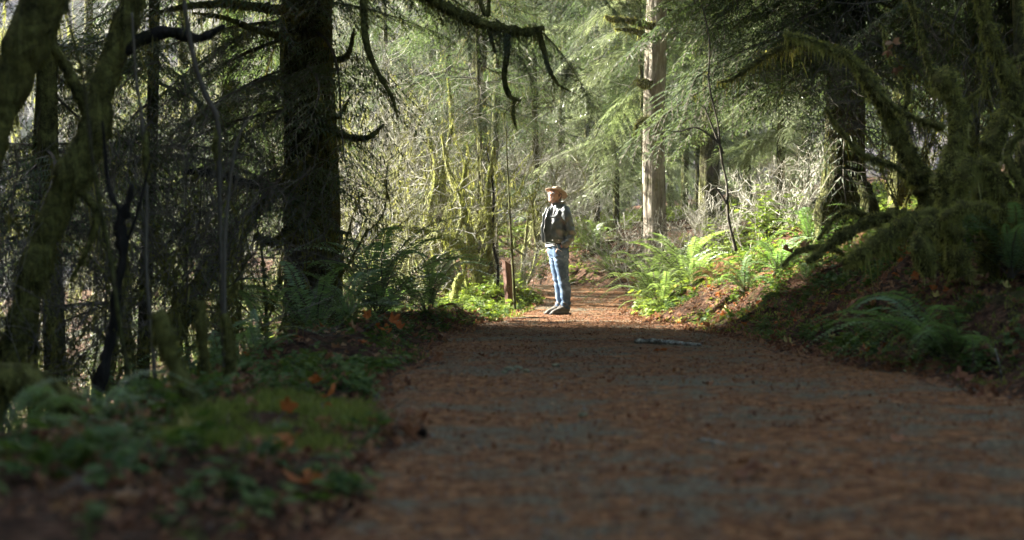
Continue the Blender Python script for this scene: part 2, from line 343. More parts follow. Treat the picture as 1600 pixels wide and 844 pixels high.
BOUGH = []; BOUGH_P = []; BOUGH_FAR = []
for k in range(4):
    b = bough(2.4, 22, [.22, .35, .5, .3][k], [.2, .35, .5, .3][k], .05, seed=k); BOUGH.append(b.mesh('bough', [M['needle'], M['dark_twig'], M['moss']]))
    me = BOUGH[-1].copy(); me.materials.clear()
    for m in ('needle_lit', 'dark_twig', 'moss_yellow'): me.materials.append(M[m])
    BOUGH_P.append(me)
def fuzz(b, pts, rad, dens=900, short=.025, hang=.08, wd=.007, m=0, hang_share=.35, r=rng):
    """moss on a limb: short fur all round, longer strands hanging from its underside"""
    pts = np.asarray(pts, float); seg = np.linalg.norm(np.diff(pts, axis=0), axis=1); Ltot = seg.sum(); cs = np.r_[0, np.cumsum(seg)]
    rad = np.broadcast_to(rad, (len(pts),)); n = int(dens * Ltot * (rad.mean() * 6 + .1)); s = r.random(n) * Ltot
    q = np.stack([np.interp(s, cs, pts[:, i]) for i in range(3)], -1); rr = np.interp(s, cs, rad)
    T = np.stack([np.interp(s + .02, cs, pts[:, i]) - np.interp(s - .02, cs, pts[:, i]) for i in range(3)], -1) + 1e-6
    T /= np.linalg.norm(T, axis=1)[:, None]
    O = r.normal(0, 1, (n, 3)); O -= T * (O * T).sum(1)[:, None]; O /= np.linalg.norm(O, axis=1)[:, None] + 1e-9
    hg = r.random(n) < hang_share; O[hg, 2] = -abs(O[hg, 2]) * .6; 
    clump = .35 + 1.3 * np.clip(vnoise(s * 7, s * 0 + 2.5) + .5, 0, 1)
    D = np.where(hg[:, None], np.stack([r.normal(0, .14, n), r.normal(0, .14, n), -np.ones(n)], -1) + O * .12, O + r.normal(0, .35, (n, 3)) + np.array([0, 0, -.35]))
    Ln = np.where(hg, (short + r.exponential(hang, n)) * clump, short * r.uniform(.5, 1.5, n))
    big = r.random(n) < .12; Ln = np.where(big & ~hg, Ln * 1.7, Ln); wd = wd * np.where(big, 1.3, 1.)
    b.cards(q + O * rr[:, None] * .96, D, np.cross(T, O) * 1.0 + r.normal(0, .3, (n, 3)), Ln, wd * r.uniform(.6, 1.5, n) * np.where(hg, 1.25, 1), m, mid=.3)
def limb(b, pts, rads, n=None, sides=9, m=0, noise=.10, moss=None, fz=None):
    q = np.hstack([np.asarray(pts, float), np.asarray(rads, float)[:, None]]); L = np.linalg.norm(np.diff(q[:, :3], axis=0), axis=1).sum()
    n = n or max(6, int(L / max(.03, q[:, 3].mean() * .8))); n = min(n, 90); s = spline(q, n); s[:, 3] = np.maximum(s[:, 3], .0015)
    s[1:-1, 3] *= 1 + rng.normal(0, noise, n - 2); b.tube(s[:, :3], s[:, 3], sides, m, noise * .6)
    if fz is not None: fuzz(fz[0], s[:, :3], s[:, 3], **fz[1])
    return s
def twigs(b, p, d, L, rad, depth, m_thick, m_thin, r, fzb=None, curl=.25, up=.15, kids=(3, 5), thin_at=.006, grav=0, spread=.75, fkw=None, minr=.0025):
    n = 6; pts = [np.array(p, float)]; dd = np.array(d, float); dd /= np.linalg.norm(dd)
    for k in range(n - 1):
        dd = dd + r.normal(0, curl, 3) * .5 + np.array([0, 0, up - grav * (k / n)]) * .35; dd /= np.linalg.norm(dd); pts.append(pts[-1] + dd * L / (n - 1))
    pts = np.array(pts); rd = np.maximum(rad * np.linspace(1, .45, n), minr)
    b.tube(pts, rd, 5 if rad > .012 else 3, m_thick if rad > thin_at else m_thin, cap=False)
    if fzb is not None and rad > thin_at: fuzz(fzb, pts, rd, r=r, **(fkw or {}))
    if depth <= 0: return
    for k in range(int(r.integers(kids[0], kids[1] + 1))):
        u = r.uniform(.25, 1.0); i = min(int(u * (n - 1)), n - 2); q = pts[i] + (pts[i + 1] - pts[i]) * (u * (n - 1) - i)
        t = pts[i + 1] - pts[i]; t = t / np.linalg.norm(t); o = r.normal(0, 1, 3); o -= t * o.dot(t); o /= np.linalg.norm(o)
        twigs(b, q, t * (1 - spread * .5) + o * spread, L * r.uniform(.45, .75), rad * r.uniform(.4, .62), depth - 1, m_thick, m_thin, r, fzb, curl, up, kids, thin_at, grav, spread, fkw, minr)

def rot_to(az, pitch=0, roll=0): return Euler((roll, pitch, az), 'XYZ')
def add_boughs(root, trunk_f, rng_z, n, size=(.7, 1.2), az=None, meshes=BOUGH, pitch=(-.1, .35), thin=.0, r=random, off=0., name='branch'):
    for k in range(n):
        z = r.uniform(*rng_z); a = r.uniform(0, 2 * math.pi) if az is None else r.uniform(*az); c = trunk_f(z); s = r.uniform(*size)
        wp = np.array([c[0] + math.cos(a) * s * 1.2 + root.location.x, c[1] + math.sin(a) * s * 1.2 + root.location.y, z + root.location.z])
        if blocks_gap(wp, 1.2): continue
        if vco(wp) > V_EDGE and wp[0] < 2 and r.random() < thin: continue
        link(name, r.choice(meshes), root, (c[0] + math.cos(a) * off, c[1] + math.sin(a) * off, z), rot_to(a, r.uniform(*pitch), r.uniform(-.3, .3)), s)
def crown_mesh(name, H, R0, n, mat, seed, leaf=.34, low=0.):
    r = np.random.default_rng(seed); b = MB()
    nb = 90; bz = np.sort(r.random(nb) ** .9) * H; ba = r.random(nb) * 2 * math.pi; bl = R0 * (1 - bz / H) ** .75 * r.uniform(.6, 1.15, nb) + .3
    i = r.integers(0, nb, n); u = np.sqrt(r.random(n)); 
    x = bl[i] * u; y = r.normal(0, .28, n) * (.35 + u) ; z = bz[i] - .28 * x * u + r.normal(0, .12, n) - .25 * u * abs(y) + low
    ca, sa = np.cos(ba[i]), np.sin(ba[i]); Pn = np.stack([x * ca - y * sa, x * sa + y * ca, z], -1)
    D = np.stack([ca + r.normal(0, .6, n), sa + r.normal(0, .6, n), -.5 - r.random(n) * .6], -1)
    b.cards(Pn, D, np.tile(UP, (n, 1)) + r.normal(0, .4, (n, 3)), leaf * r.uniform(.6, 1.4, n), leaf * .36, 0)
    for k in range(nb):
        e = np.array([math.cos(ba[k]), math.sin(ba[k]), 0]) * bl[k]; e[2] = -.28 * bl[k]; s0 = np.array([0, 0, bz[k] + low])
        b.tube([s0, s0 + e * .5 + UP * .04 * bl[k], s0 + e], [.04, .025, .008], 3, 1, cap=False)
    return b.mesh(name, [M[mat], M['dark_twig']])
CROWN = [crown_mesh('crown', 15, 4.2, 16000, 'needle', s, .42) for s in (1, 2, 3)]
CROWN_FAR = [crown_mesh('crown', 20, 4.0, 13000, m, s, .30) for s, m in ((4, 'needle'), (5, 'needle_lit'), (6, 'needle'))]

def trunk_mesh(H, r0, mat, flare=.5, lean=(0, 0), seed=0, fur=0, ridge=.07):
    r = np.random.default_rng(seed); n = int(max(30, H / .16)); t = np.linspace(0, 1, n); z = -.4 + t * (H + .4)
    wob = .05 * np.sin(z * .7 + seed) ; pts = np.stack([lean[0] * z + wob, lean[1] * z + .04 * np.cos(z * .6 + seed * 2), z], -1)
    rad = r0 * (1 - .62 * np.clip(z, 0, None) / H) + r0 * flare * np.exp(-np.clip(z, 0, None) * 2.6)
    ph = r.random(8) * 6
    def rough(tt, a):
        zz = tt * H; k = ridge * (vnoise(a * 5.5 + .8 * np.sin(zz * .9), zz * 1.1 + seed * 7) + .6 * vnoise(a * 13, zz * 3 + seed)) * 2
        k = np.where(a > 2 * math.pi * .97, k * .5, k)
        return k + .35 * flare * np.exp(-tt * H * 2.4) * np.sin(a * 5 + ph[0])
    b = MB(); b.tube(pts, rad, 34, 0, rough=rough)
    f = lambda zz: (lean[0] * zz + .05 * math.sin(zz * .7 + seed), lean[1] * zz)
    if fur: fuzz(b, pts[:int(n * .55)], rad[:int(n * .55)], dens=fur, short=.03, hang=.05, wd=.01, m=1, hang_share=.5)
    return b, f
def conifer(name, label, px, Y, wpx, mat='bark', H=18, lean=(0, 0), boughs=10, bz=(1.5, 6), size=(.7, 1.2), crown=True, az=None, meshes=BOUGH, cz=5.5, thin=.4, seed=0, flare=.4, fur=0, cs=1.0, x=None, group=None, cat='tree', pitch=(-.1, .35), zoff=0):
    x = (px - 800) / F_PX * Y if x is None else x; r0 = wpx / F_PX * Y / 2
    root = thing(name, label, cat, (x, Y, gzs(x, Y) + zoff), group); b, f = trunk_mesh(H, r0, mat, flare, lean, seed, fur)
    link('trunk', b.mesh('trunk', [M[mat], M['moss']]), root)
    if boughs: add_boughs(root, f, bz, boughs, size, az, meshes, pitch, thin, random.Random(seed * 31 + 5))
    if crown:
        c = f(cz); link('crown', CROWN[seed % 3], root, (c[0], c[1], cz), (0, 0, seed * 1.3), cs)
    return root, f
# ------------------------------------------------------------------ the large trees one can tell apart
def w2(Y, px): return px / F_PX * Y / 2
def pixlimb(root, pts, Y, name='limb', mat='bark_moss', fz=None, sides=9, Yv=None, **kw):
    """a limb through places given as (px, py, width in px[, Y])"""
    loc = np.array(root.location); q = []; rd = []
    for p in pts:
        y = p[3] if len(p) > 3 else Y; q.append(P(p[0], p[1], y) - loc); rd.append(w2(y, p[2]))
    b = MB(); s = limb(b, q, rd, sides=sides, **kw)
    if fz:
        fm = fz.pop('mat', 'moss'); fuzz(b, s[:, :3], s[:, 3], **fz); o = link(name, b.mesh(name, [M[mat], M[fm]]), root)
    else: o = link(name, b.mesh(name, [M[mat]]), root)
    return o, s
FZ = lambda d=900, s=.02, h=.06, w=.007, sh=.4, mat='moss': dict(dens=d, short=s, hang=h, wd=w, m=1, hang_share=sh, mat=mat)

A, fA = conifer('conifer', 'broad dark mossy trunk rising behind the left ferns, with curved mossy stubs', 483, 16, 90, boughs=0, seed=1, flare=.2, fur=800, crown=True, cz=7)
add_boughs(A, fA, (2.1, 5.2), 26, (.7, 1.35), (R(110), R(300)), pitch=(.0, .4), r=random.Random(3))
add_boughs(A, fA, (3.6, 6.2), 20, (.6, 1.25), (R(-85), R(40)), r=random.Random(4))
pixlimb(A, [(490, -180, 40, 16), (560, -110, 30, 14.5), (640, -30, 21, 13), (690, 8, 19, 13), (740, 32, 16, 13), (790, 46, 16, 13), (830, 50, 14, 13), (850, 42, 5, 13)], 13, fz=FZ(1300, .022, .035))
pixlimb(A, [(790, 46, 12), (793, 80, 10), (788, 120, 9), (796, 150, 7), (815, 157, 3)], 13, fz=FZ(1400, .014, .03, .005))
pixlimb(A, [(803, 154, 5), (801, 180, 7), (807, 200, 2)], 13, fz=FZ(2500, .014, .03, .005, mat='moss_yellow'))
pixlimb(A, [(842, 48, 10), (850, 80, 8), (858, 108, 7), (872, 132, 5), (890, 142, 1.5), (905, 150, 1)], 13, fz=FZ(1300, .014, .03, .005))
pixlimb(A, [(762, 40, 7), (768, 62, 6), (774, 82, 4)], 13, fz=FZ(1300, .014, .03, .005))
pixlimb(A, [(705, -60, 7), (740, -20, 8), (760, 25, 7), (765, -10, 5)], 13, fz=FZ(900, .014, .03, .005))
tb = MB(); tf = MB(); r_ = np.random.default_rng(91); lc = np.array(A.location)
for px_, py_, Y_ in [(650, -25, 13), (690, 8, 13), (715, 20, 13), (745, 34, 13), (770, 60, 13), (788, 110, 13), (796, 140, 13), (812, 50, 13), (838, 48, 13), (855, 100, 13), (868, 125, 13), (571, 60, 13), (590, 115, 13), (606, 145, 13), (566, 20, 13), (545, 213, 15.1), (585, 212, 15), (548, 90, 15.2)]:
    twigs(tb, P(px_, py_, Y_) - lc, r_.normal(0, 1, 3) * [1, .8, .4] + [0, 0, -.5], r_.uniform(.15, .38), .006, 2, 0, 1, r_, tf, curl=.55, up=-.25, kids=(2, 4), thin_at=.003, fkw=dict(dens=900, short=.012, hang=.03, wd=.005, m=0), minr=.0018)
link('fine_twigs', tb.mesh('fine_twigs', [M['bark_moss'], M['dark_twig']]), A, kind='stuff'); link('twig_moss', tf.mesh('twig_moss', [M['moss']]), A, kind='stuff')
for k_, (px_, py_) in enumerate([(660, -10), (700, 2), (735, 20), (775, 30), (820, 40), (840, 44), (620, -40), (860, -60), (900, -50), (780, -60), (700, -70)]):
    q_ = P(px_, py_, 13.2) - lc; link('branch', BOUGH[k_ % 4], A, tuple(q_), rot_to(r_.uniform(-1.6, 1.2), r_.uniform(.2, .8)), r_.uniform(.22, .42))
pixlimb(A, [(545, -120, 16, 15), (566, -20, 12, 13.5), (571, 60, 11, 13), (586, 105, 9, 13), (612, 152, 6, 13), (622, 185, 2, 13)], 13, fz=FZ(1200, .014, .045, .005))
pixlimb(A, [(480, 22, 16, 15.8), (410, 12, 15, 15), (340, 6, 13, 14.5), (270, 14, 8, 14), (215, 30, 3, 13.6)], 15, fz=FZ(900, .02, .09))
pixlimb(A, [(470, 62, 14, 15.8), (410, 50, 10, 15), (350, 28, 8, 14.7), (300, 20, 3, 14.5)], 15, fz=FZ(900, .02, .07))
pixlimb(A, [(500, 92, 12, 15.8), (535, 92, 10, 15.3), (547, 76, 8, 15.2), (553, 44, 3, 15.1)], 15, fz=FZ(900, .02, .07))
pixlimb(A, [(505, 190, 10, 15.8), (530, 180, 7, 15.3), (548, 150, 2, 15.1)], 15, fz=FZ(900, .02, .07))
pixlimb(A, [(505, 195, 13, 15.8), (540, 213, 11, 15.2), (575, 215, 9, 15), (600, 194, 3, 15)], 15, fz=FZ(1500, .02, .11))
pixlimb(A, [(455, 284, 9, 15.2), (458, 310, 20, 15.2), (464, 340, 26, 15.2), (450, 366, 22, 15), (425, 378, 16, 14.9), (398, 368, 9, 14.8)], 15, fz=FZ(1600, .028, .07, .009))
pixlimb(A, [(464, 350, 20, 15.2), (490, 356, 12, 15.1), (520, 360, 8, 15), (545, 365, 5, 15)], 15, fz=FZ(1900, .02, .14, .008))
pixlimb(A, [(480, 292, 10, 15.6), (400, 290, 12, 15), (340, 272, 14, 14.4), (290, 268, 10, 14)], 15, mat='bark_black', fz=FZ(500, .02, .1))

B_, f = conifer('conifer', 'tall narrow trunk in the centre of the thicket, left of the man, thin pale edge', 752, 30, 27, boughs=26, seed=2, bz=(1.8, 7), size=(.7, 1.3), crown=True, cz=8, thin=.3)
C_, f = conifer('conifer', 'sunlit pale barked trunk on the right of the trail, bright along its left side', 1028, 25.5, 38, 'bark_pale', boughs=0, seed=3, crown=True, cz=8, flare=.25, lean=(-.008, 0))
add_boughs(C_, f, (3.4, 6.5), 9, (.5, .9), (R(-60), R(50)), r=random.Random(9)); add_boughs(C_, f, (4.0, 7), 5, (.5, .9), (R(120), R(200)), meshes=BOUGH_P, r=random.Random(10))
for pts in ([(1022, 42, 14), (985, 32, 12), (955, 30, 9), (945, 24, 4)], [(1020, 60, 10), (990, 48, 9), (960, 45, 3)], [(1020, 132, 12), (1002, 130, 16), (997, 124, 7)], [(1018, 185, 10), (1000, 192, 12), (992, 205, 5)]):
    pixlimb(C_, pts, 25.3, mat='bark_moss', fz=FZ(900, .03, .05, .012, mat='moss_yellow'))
D_, f = conifer('conifer', 'shaded trunk standing just right of the sunlit pale trunk', 1112, 31, 32, 'bark', boughs=30, seed=4, bz=(2.4, 7), crown=True, cz=8)
E_, fE = conifer('conifer', 'massive dark trunk with flared roots on the right bank', 1322, 18, 62, boughs=0, seed=5, flare=.35, fur=60, crown=True, cz=6)
add_boughs(E_, fE, (1.9, 5.2), 64, (.6, 1.2), (R(172), R(275)), pitch=(-.05, .4), r=random.Random(12))
add_boughs(E_, fE, (1.9, 4.8), 22, (.6, 1.3), (R(-100), R(60)), pitch=(.0, .4), r=random.Random(13))
pixlimb(E_, [(1322, 75, 12, 17.8), (1250, 68, 13, 16), (1200, 85, 10, 14.6), (1150, 120, 6, 14), (1120, 130, 2, 13.8)], 16, fz=FZ(700, .03, .07, .009))
for a, s in ((225, .55), (290, .6)):
    bb = MB(); c, s_ = math.cos(R(a)), math.sin(R(a)); limb(bb, [(c * .2, s_ * .2, .55), (c * .5, s_ * .5, .16), (c * .95 * s, s_ * .95 * s, -.12), (c * 1.5 * s, s_ * 1.5 * s, -.5)], [.14, .13, .09, .04], sides=10)
    link('root', bb.mesh('root', [M['bark']]), E_)
T = [  # label, px, Y, width px, material, boughs, height range, sizes, crown, lean, seed
 ('far brown trunk showing between the young hemlock and the sunlit pale trunk', 952, 46, 22, 'bark', 12, (4, 9), (.8, 1.3), True, (.01, 0), 6),
 ('far trunk just left of the sunlit pale trunk, partly behind pale boughs', 968, 52, 15, 'bark_pale', 8, (4, 10), (.8, 1.3), True, (0, 0), 7),
 ('leaning dark trunk with drooping boughs left of the broad mossy trunk', 345, 19, 44, 'bark', 30, (.9, 5.2), (.6, 1.25), False, (.03, 0), 8),
 ('mossy trunk at the far left, the wider of the two behind the leaning limbs', 88, 12.5, 34, 'bark_moss', 12, (1.8, 4.2), (.5, 1.0), True, (-.012, 0), 9),
 ('thin mossy trunk hugging the left side of the wider far left trunk', 58, 14, 17, 'bark_moss', 5, (2.5, 4.5), (.5, .9), False, (.01, 0), 10),
 ('slim dark trunk behind the small dark snag on the left', 232, 15, 20, 'bark', 22, (1.2, 4.5), (.6, 1.15), True, (.0, 0), 11),
 ('dark trunk behind the mossy maple on the right', 1408, 19, 30, 'bark', 26, (1.8, 4.5), (.6, 1.1), True, (.0, 0), 12),
 ('dark trunk at the far right behind the curled mossy limbs', 1510, 16, 26, 'bark', 24, (1.8, 4.5), (.6, 1.1), True, (.01, 0), 13),
 ('dark trunk at the right edge with low drooping boughs', 1592, 13, 30, 'bark', 22, (1.2, 3.8), (.6, 1.0), True, (.0, 0), 14),
 ('slim trunk in the shade between the massive trunk and the pale drooping cedar', 1262, 29, 18, 'bark', 9, (2.5, 6), (.7, 1.1), True, (.0, 0), 15),
 ('straight dark trunk in the thicket just right of the central narrow trunk', 775, 33, 13, 'bark', 8, (3.5, 8), (.7, 1.2), False, (.0, 0), 16),
 ('slender trunk deep in the left woods beyond the leaning dark trunk', 285, 30, 20, 'bark_moss', 5, (2, 7), (.7, 1.2), False, (.0, 0), 17),
 ('slender trunk deep in the left woods near the two far left trunks', 150, 27, 18, 'bark_moss', 5, (2, 7), (.7, 1.2), False, (-.01, 0), 18),
]
for lb, px, Y, w, m, nb, bz, sz, cr, ln, sdd in T:
    conifer('conifer', lb, px, Y, w, m, az=(R(15), R(165)) if px in (1510, 1592) else None, boughs=nb, bz=bz, size=sz, crown=cr, lean=ln, seed=sdd, cz=6.5, flare=.25)
# young conifers whose sunlit boughs fill the middle of the picture
Yg = [
 ('young hemlock with a thin dark stem and flat green boughs beside the wooden post', 801, 21.6, 4.5, BOUGH, 22, (1.75, 2.75), (.28, .58), 'bark', 2.9),
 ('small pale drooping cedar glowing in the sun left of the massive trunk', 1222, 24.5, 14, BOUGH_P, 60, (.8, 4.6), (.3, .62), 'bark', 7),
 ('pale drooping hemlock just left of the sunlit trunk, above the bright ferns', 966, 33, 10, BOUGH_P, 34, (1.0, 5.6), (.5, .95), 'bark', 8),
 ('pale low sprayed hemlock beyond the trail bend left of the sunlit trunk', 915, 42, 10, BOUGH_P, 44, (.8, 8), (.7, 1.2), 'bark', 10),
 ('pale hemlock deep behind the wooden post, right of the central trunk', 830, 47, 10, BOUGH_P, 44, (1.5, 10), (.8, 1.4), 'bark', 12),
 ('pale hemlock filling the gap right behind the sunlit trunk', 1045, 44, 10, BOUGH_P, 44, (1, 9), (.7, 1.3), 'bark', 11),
 ('green hemlock low behind the two right trunks', 1090, 34, 10, BOUGH, 36, (1, 7), (.5, .9), 'bark', 9),
 ('green hemlock over the trail behind the hat of the man', 880, 40, 12, BOUGH, 36, (1.4, 8.4), (.7, 1.2), 'bark', 11),
 ('green hemlock whose boughs hang between the man and the sunlit trunk', 935, 37, 10, BOUGH, 34, (2.2, 8), (.6, 1.1), 'bark', 9),
 ('green hemlock hanging over the thicket just right of the broad dark trunk', 600, 31, 10, BOUGH, 30, (4.0, 7.5), (.6, 1.1), 'bark', 10),
 ('green hemlock hanging low over the central narrow trunk', 745, 26.5, 9, BOUGH, 26, (3.0, 6.5), (.5, .95), 'bark', 9),
 ('green hemlock overhead between the hanging mossy limb and the sunlit trunk', 1003, 29.5, 9, BOUGH, 30, (3.6, 6.8), (.6, 1.0), 'bark', 9),
 ('leafy hemlock at the top centre behind the hanging mossy limb', 838, 34, 12, BOUGH, 30, (4.0, 7.5), (.6, 1.05), 'bark', 9),
 ('hemlock with fine green sprays between the central trunk and the hanging mossy limb', 700, 36, 12, BOUGH, 26, (3.8, 8.4), (.7, 1.2), 'bark', 11),
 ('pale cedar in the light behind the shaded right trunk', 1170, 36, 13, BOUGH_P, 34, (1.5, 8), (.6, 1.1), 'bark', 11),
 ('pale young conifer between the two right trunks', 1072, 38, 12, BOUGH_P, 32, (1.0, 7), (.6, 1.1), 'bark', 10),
 ('green conifer over the far bend of the trail', 925, 56, 16, BOUGH, 38, (1.5, 12), (1.0, 1.7), 'bark', 15),
 ('green conifer at the back of the thicket left of the central trunk', 640, 48, 14, BOUGH, 26, (5, 11), (.9, 1.5), 'bark', 14),
]
for k, (lb, px, Y, w, ms, nb, bz, sz, m, H) in enumerate(Yg):
    conifer('young_conifer', lb, px, Y, w, m, lean=((-.02, .02)[k % 2] if H < 8 else .0, 0), H=H, boughs=nb, bz=bz, size=sz, crown=False, meshes=ms, seed=40 + k, thin=.25, flare=.1, pitch=(.0, .5))
# the wood beyond: conifers in the distance
farg = 'distant conifers closing the view behind the clearing'
FT = [(-11, 62, .8), (-3, 70, .95), (3.2, 66, .9), (8, 60, .85), (12.5, 52, .8), (16, 44, .75), (19, 58, 1), (25, 50, .9), (-20, 72, .9), (6, 76, 1.1), (14, 70, 1.1), (12, 36, .7), (15, 30, .65), (10, 42, .7)]
for k, (x, y, s) in enumerate(FT):
    lb = ['distant conifer left of the central narrow trunk, pale with sun', 'distant conifer directly above the wooden post', 'distant conifer straight above the hat of the man', 'distant conifer showing left of the sunlit pale trunk', 'distant conifer showing right of the shaded trunk', 'distant conifer above the bright leafy bush on the right',
          'distant tall conifer behind the massive dark trunk', 'distant conifer seen between the curled mossy limbs on the right', 'distant conifer beyond the broad mossy trunk on the left', 'farthest tall conifer at the end of the trail', 'farthest conifer behind the pale cedar on the right',
          'conifer up the right slope just left of the massive trunk', 'conifer up the right slope just behind the massive trunk', 'conifer up the right slope behind the small pale cedar'][k]
    root = thing('conifer', lb, 'tree', (x, y, gzs(x, y)), farg); bb, f = trunk_mesh(18 * s, .3 * s, 'bark', .2, seed=60 + k)
    link('trunk', bb.mesh('trunk', [M['bark'], M['moss']]), root); link('crown', CROWN_FAR[k % 3], root, (0, 0, .8), (0, 0, k), s)
# dense unseen stand, added to shade the foreground from the left, overhead and behind
shg = 'unseen tall conifers added outside the frame to shade the trail'
for k in range(84):
    if k < 46:
        x = -6.5 - 34 * random.random() ** 1.2; y = (random.uniform(-6, 13.6) - x * NV[0]) / NV[1]
        if y > 0: x = min(x, -.36 * y - 6.2 - random.random() * 2); y = min(y, (13.4 - x * NV[0]) / NV[1]); x = min(x, -.36 * y - 6.2)
        low = random.uniform(.5, 4)
    elif k < 56: x = random.uniform(-12, 12); y = random.uniform(-16, -5); low = 3.5
    else: y = random.uniform(4, 22); x = .36 * y + random.uniform(5.8, 12); low = 1.5
    s = random.uniform(.85, 1.25)
    root = thing('conifer', 'unseen tall dense conifer added just outside the frame to shade the near trail', 'tree', (x, y, gzs(x, y)), shg)
    bb = MB(); bb.tube([(0, 0, -.5), (0, 0, 6), (0, 0, 17 * s)], [.3, .25, .05], 10, 0); link('trunk', bb.mesh('trunk', [M['bark']]), root)
    link('crown', CROWN[k % 3], root, (0, 0, low), (0, 0, k * 2.1), s)

M['maple_bark'] = bark('pale_mossy_maple_bark', (.10, .10, .05), (.2, .2, .10), (.34, .33, .22), (.2, .22, .06), .6)
# ------------------------------------------------------------------ leaning, curled and broken mossy stems near the camera
def stem(name, label, cat, pts, Y, mat='bark_moss', fz=None, part='stem', extra=(), **kw):
    p0 = P(*pts[-1][:2], pts[-1][3] if len(pts[-1]) > 3 else Y); root = thing(name, label, cat, tuple(p0))
    pixlimb(root, pts, Y, part, mat, fz, **kw)
    for e in extra: pixlimb(root, e[0], Y, 'branch', e[1], e[2])
    return root
stem('mossy_tree', 'thick mossy stem leaning out of the top left corner', 'tree', [(150, -190, 44), (95, -60, 62), (50, 50, 66), (8, 150, 62), (-40, 270, 60), (-90, 430, 70), (-130, 640, 80)], 7, fz=FZ(1500, .018, .04, .006), sides=14)
stem('mossy_tree', 'long mossy stem leaning right across the far left, in front of the two left trunks', 'tree', [(255, -190, 32), (214, -30, 37), (188, 60, 40), (158, 140, 36), (150, 195, 44), (118, 265, 54), (88, 330, 42), (62, 395, 44), (28, 520, 40), (-5, 625, 42), (-25, 720, 48)], 8.3, fz=FZ(1700, .02, .045, .006), sides=14,
     extra=[([(150, 195, 24, 8.3), (110, 120, 20, 8.2), (80, 70, 14, 8.1), (40, 40, 8, 8)], 'bark_moss', FZ(1300, .016, .04, .006)), ([(118, 290, 16), (150, 330, 12), (140, 380, 9), (110, 440, 5)], 'bark_moss', FZ(1300, .016, .04, .006)),
            ([(170, 110, 20), (205, 70, 22), (260, 50, 20), (310, 60, 14), (350, 40, 8)], 'bark_black', FZ(500, .016, .07, .006))])
stem('dead_snag', 'blackish bare snag leaning left in the shade, right of the long mossy stem', 'snag', [(206, 288, 5), (200, 318, 16), (188, 350, 20), (192, 400, 15), (182, 450, 18), (180, 500, 16), (163, 570, 19), (146, 655, 22)], 7, 'bark_black', FZ(150, .015, .02, .005),
     extra=[([(188, 330, 9), (172, 300, 8), (166, 260, 6), (160, 190, 4)], 'bark_black', None), ([(195, 390, 7), (215, 330, 5), (235, 250, 3)], 'bark_black', None)], noise=.16)
stem('mossy_stump', 'tallest mossy bent stub at the left edge of the clearing floor', 'stump', [(246, 486, 20), (256, 520, 34), (268, 560, 32), (288, 600, 30), (298, 640, 34), (300, 668, 40)], 5.3, fz=FZ(2600, .02, .05, .006))
stem('mossy_stump', 'slim upright mossy stub, left one of the pair before the ferns', 'stump', [(316, 470, 12), (314, 500, 18), (318, 550, 16), (318, 600, 22)], 7.3, fz=FZ(2400, .018, .045, .006))
stem('mossy_stump', 'slim mossy stub, right one of the pair before the ferns', 'stump', [(350, 490, 12), (357, 520, 17), (360, 560, 18), (358, 604, 24)], 7.1, fz=FZ(2400, .018, .045, .006))
stem('fallen_log', 'mossy fallen log arching over the ground in the lower left corner', 'log', [(-80, 600, 44), (-20, 588, 52), (40, 596, 54), (95, 622, 44), (140, 655, 38), (195, 672, 30), (240, 690, 14)], 5.6, fz=FZ(2200, .02, .06, .007), sides=12)
stem('fallen_branch', 'thin bare branch lying across the lower left ground', 'branch', [(-30, 682, 7), (40, 676, 8), (100, 676, 8), (150, 684, 7), (230, 700, 4)], 4.6, 'bark_red')
stem('fallen_log', 'mossy slanting trunk lying below the dark boughs on the left', 'log', [(470, 250, 10, 15), (400, 330, 24, 15), (350, 390, 32, 14.5), (310, 450, 36, 14), (270, 520, 38, 13.5)], 14, fz=FZ(800, .03, .08, .009))
stem('sapling', 'thin brown stem leaning across the far left from top to ground', 'sapling', [(100, -60, 4), (110, 40, 5), (131, 130, 5), (146, 260, 6), (172, 400, 7), (194, 550, 7), (218, 676, 8)], 6, 'bark', sides=6)
stem('sapling', 'kinked bare stem standing between the dark boughs left of the broad trunk', 'sapling', [(280, -50, 7), (300, 80, 8), (322, 150, 9), (340, 190, 10), (343, 300, 8), (346, 420, 8), (352, 590, 9)], 8, 'dark_twig', FZ(500, .01, .04, .005), sides=6,
     extra=[([(340, 200, 8), (338, 230, 13), (343, 260, 6)], 'bark_moss', FZ(2000, .016, .05, .006))])
stem('sapling', 'grey bent stem rising from the left ferns to the right of the kinked one', 'sapling', [(402, 168, 3), (372, 215, 5), (358, 300, 6), (351, 400, 7), (352, 600, 8)], 7.6, 'dark_twig', sides=6)
stem('sapling', 'thin straight stem left of the kinked one, swollen with moss halfway up', 'sapling', [(206, 20, 4), (212, 120, 5), (222, 190, 6), (229, 300, 6), (229, 420, 6), (240, 560, 7), (246, 640, 7)], 7.5, 'dark_twig', sides=6,
     extra=[([(228, 205, 6), (228, 250, 13), (230, 285, 5)], 'bark_moss', FZ(2000, .014, .04, .006))])
stem('sapling', 'dark leaning sapling stem on the right bank in front of the pale cedar', 'sapling', [(1090, -20, 2), (1108, 60, 3), (1108, 130, 3), (1121, 190, 3), (1128, 250, 4), (1136, 290, 4), (1138, 340, 5), (1150, 392, 6)], 15.5, 'dark_twig', FZ(300, .01, .02, .005), sides=6,
     extra=[([(1130, 240, 4), (1112, 195, 3), (1100, 165, 1.5)], 'dark_twig', None), ([(1126, 225, 4), (1090, 200, 3), (1060, 206, 2), (1040, 203, 1)], 'dark_twig', None), ([(1137, 320, 4), (1118, 295, 3), (1100, 310, 1)], 'dark_twig', None)])
stem('sapling', 'young dark stem right of the wooden post, bare below', 'sapling', [(760, 230, 2), (771, 300, 4), (769, 370, 5), (778, 420, 5), (776, 466, 6)], 24, 'bark_black', sides=6)
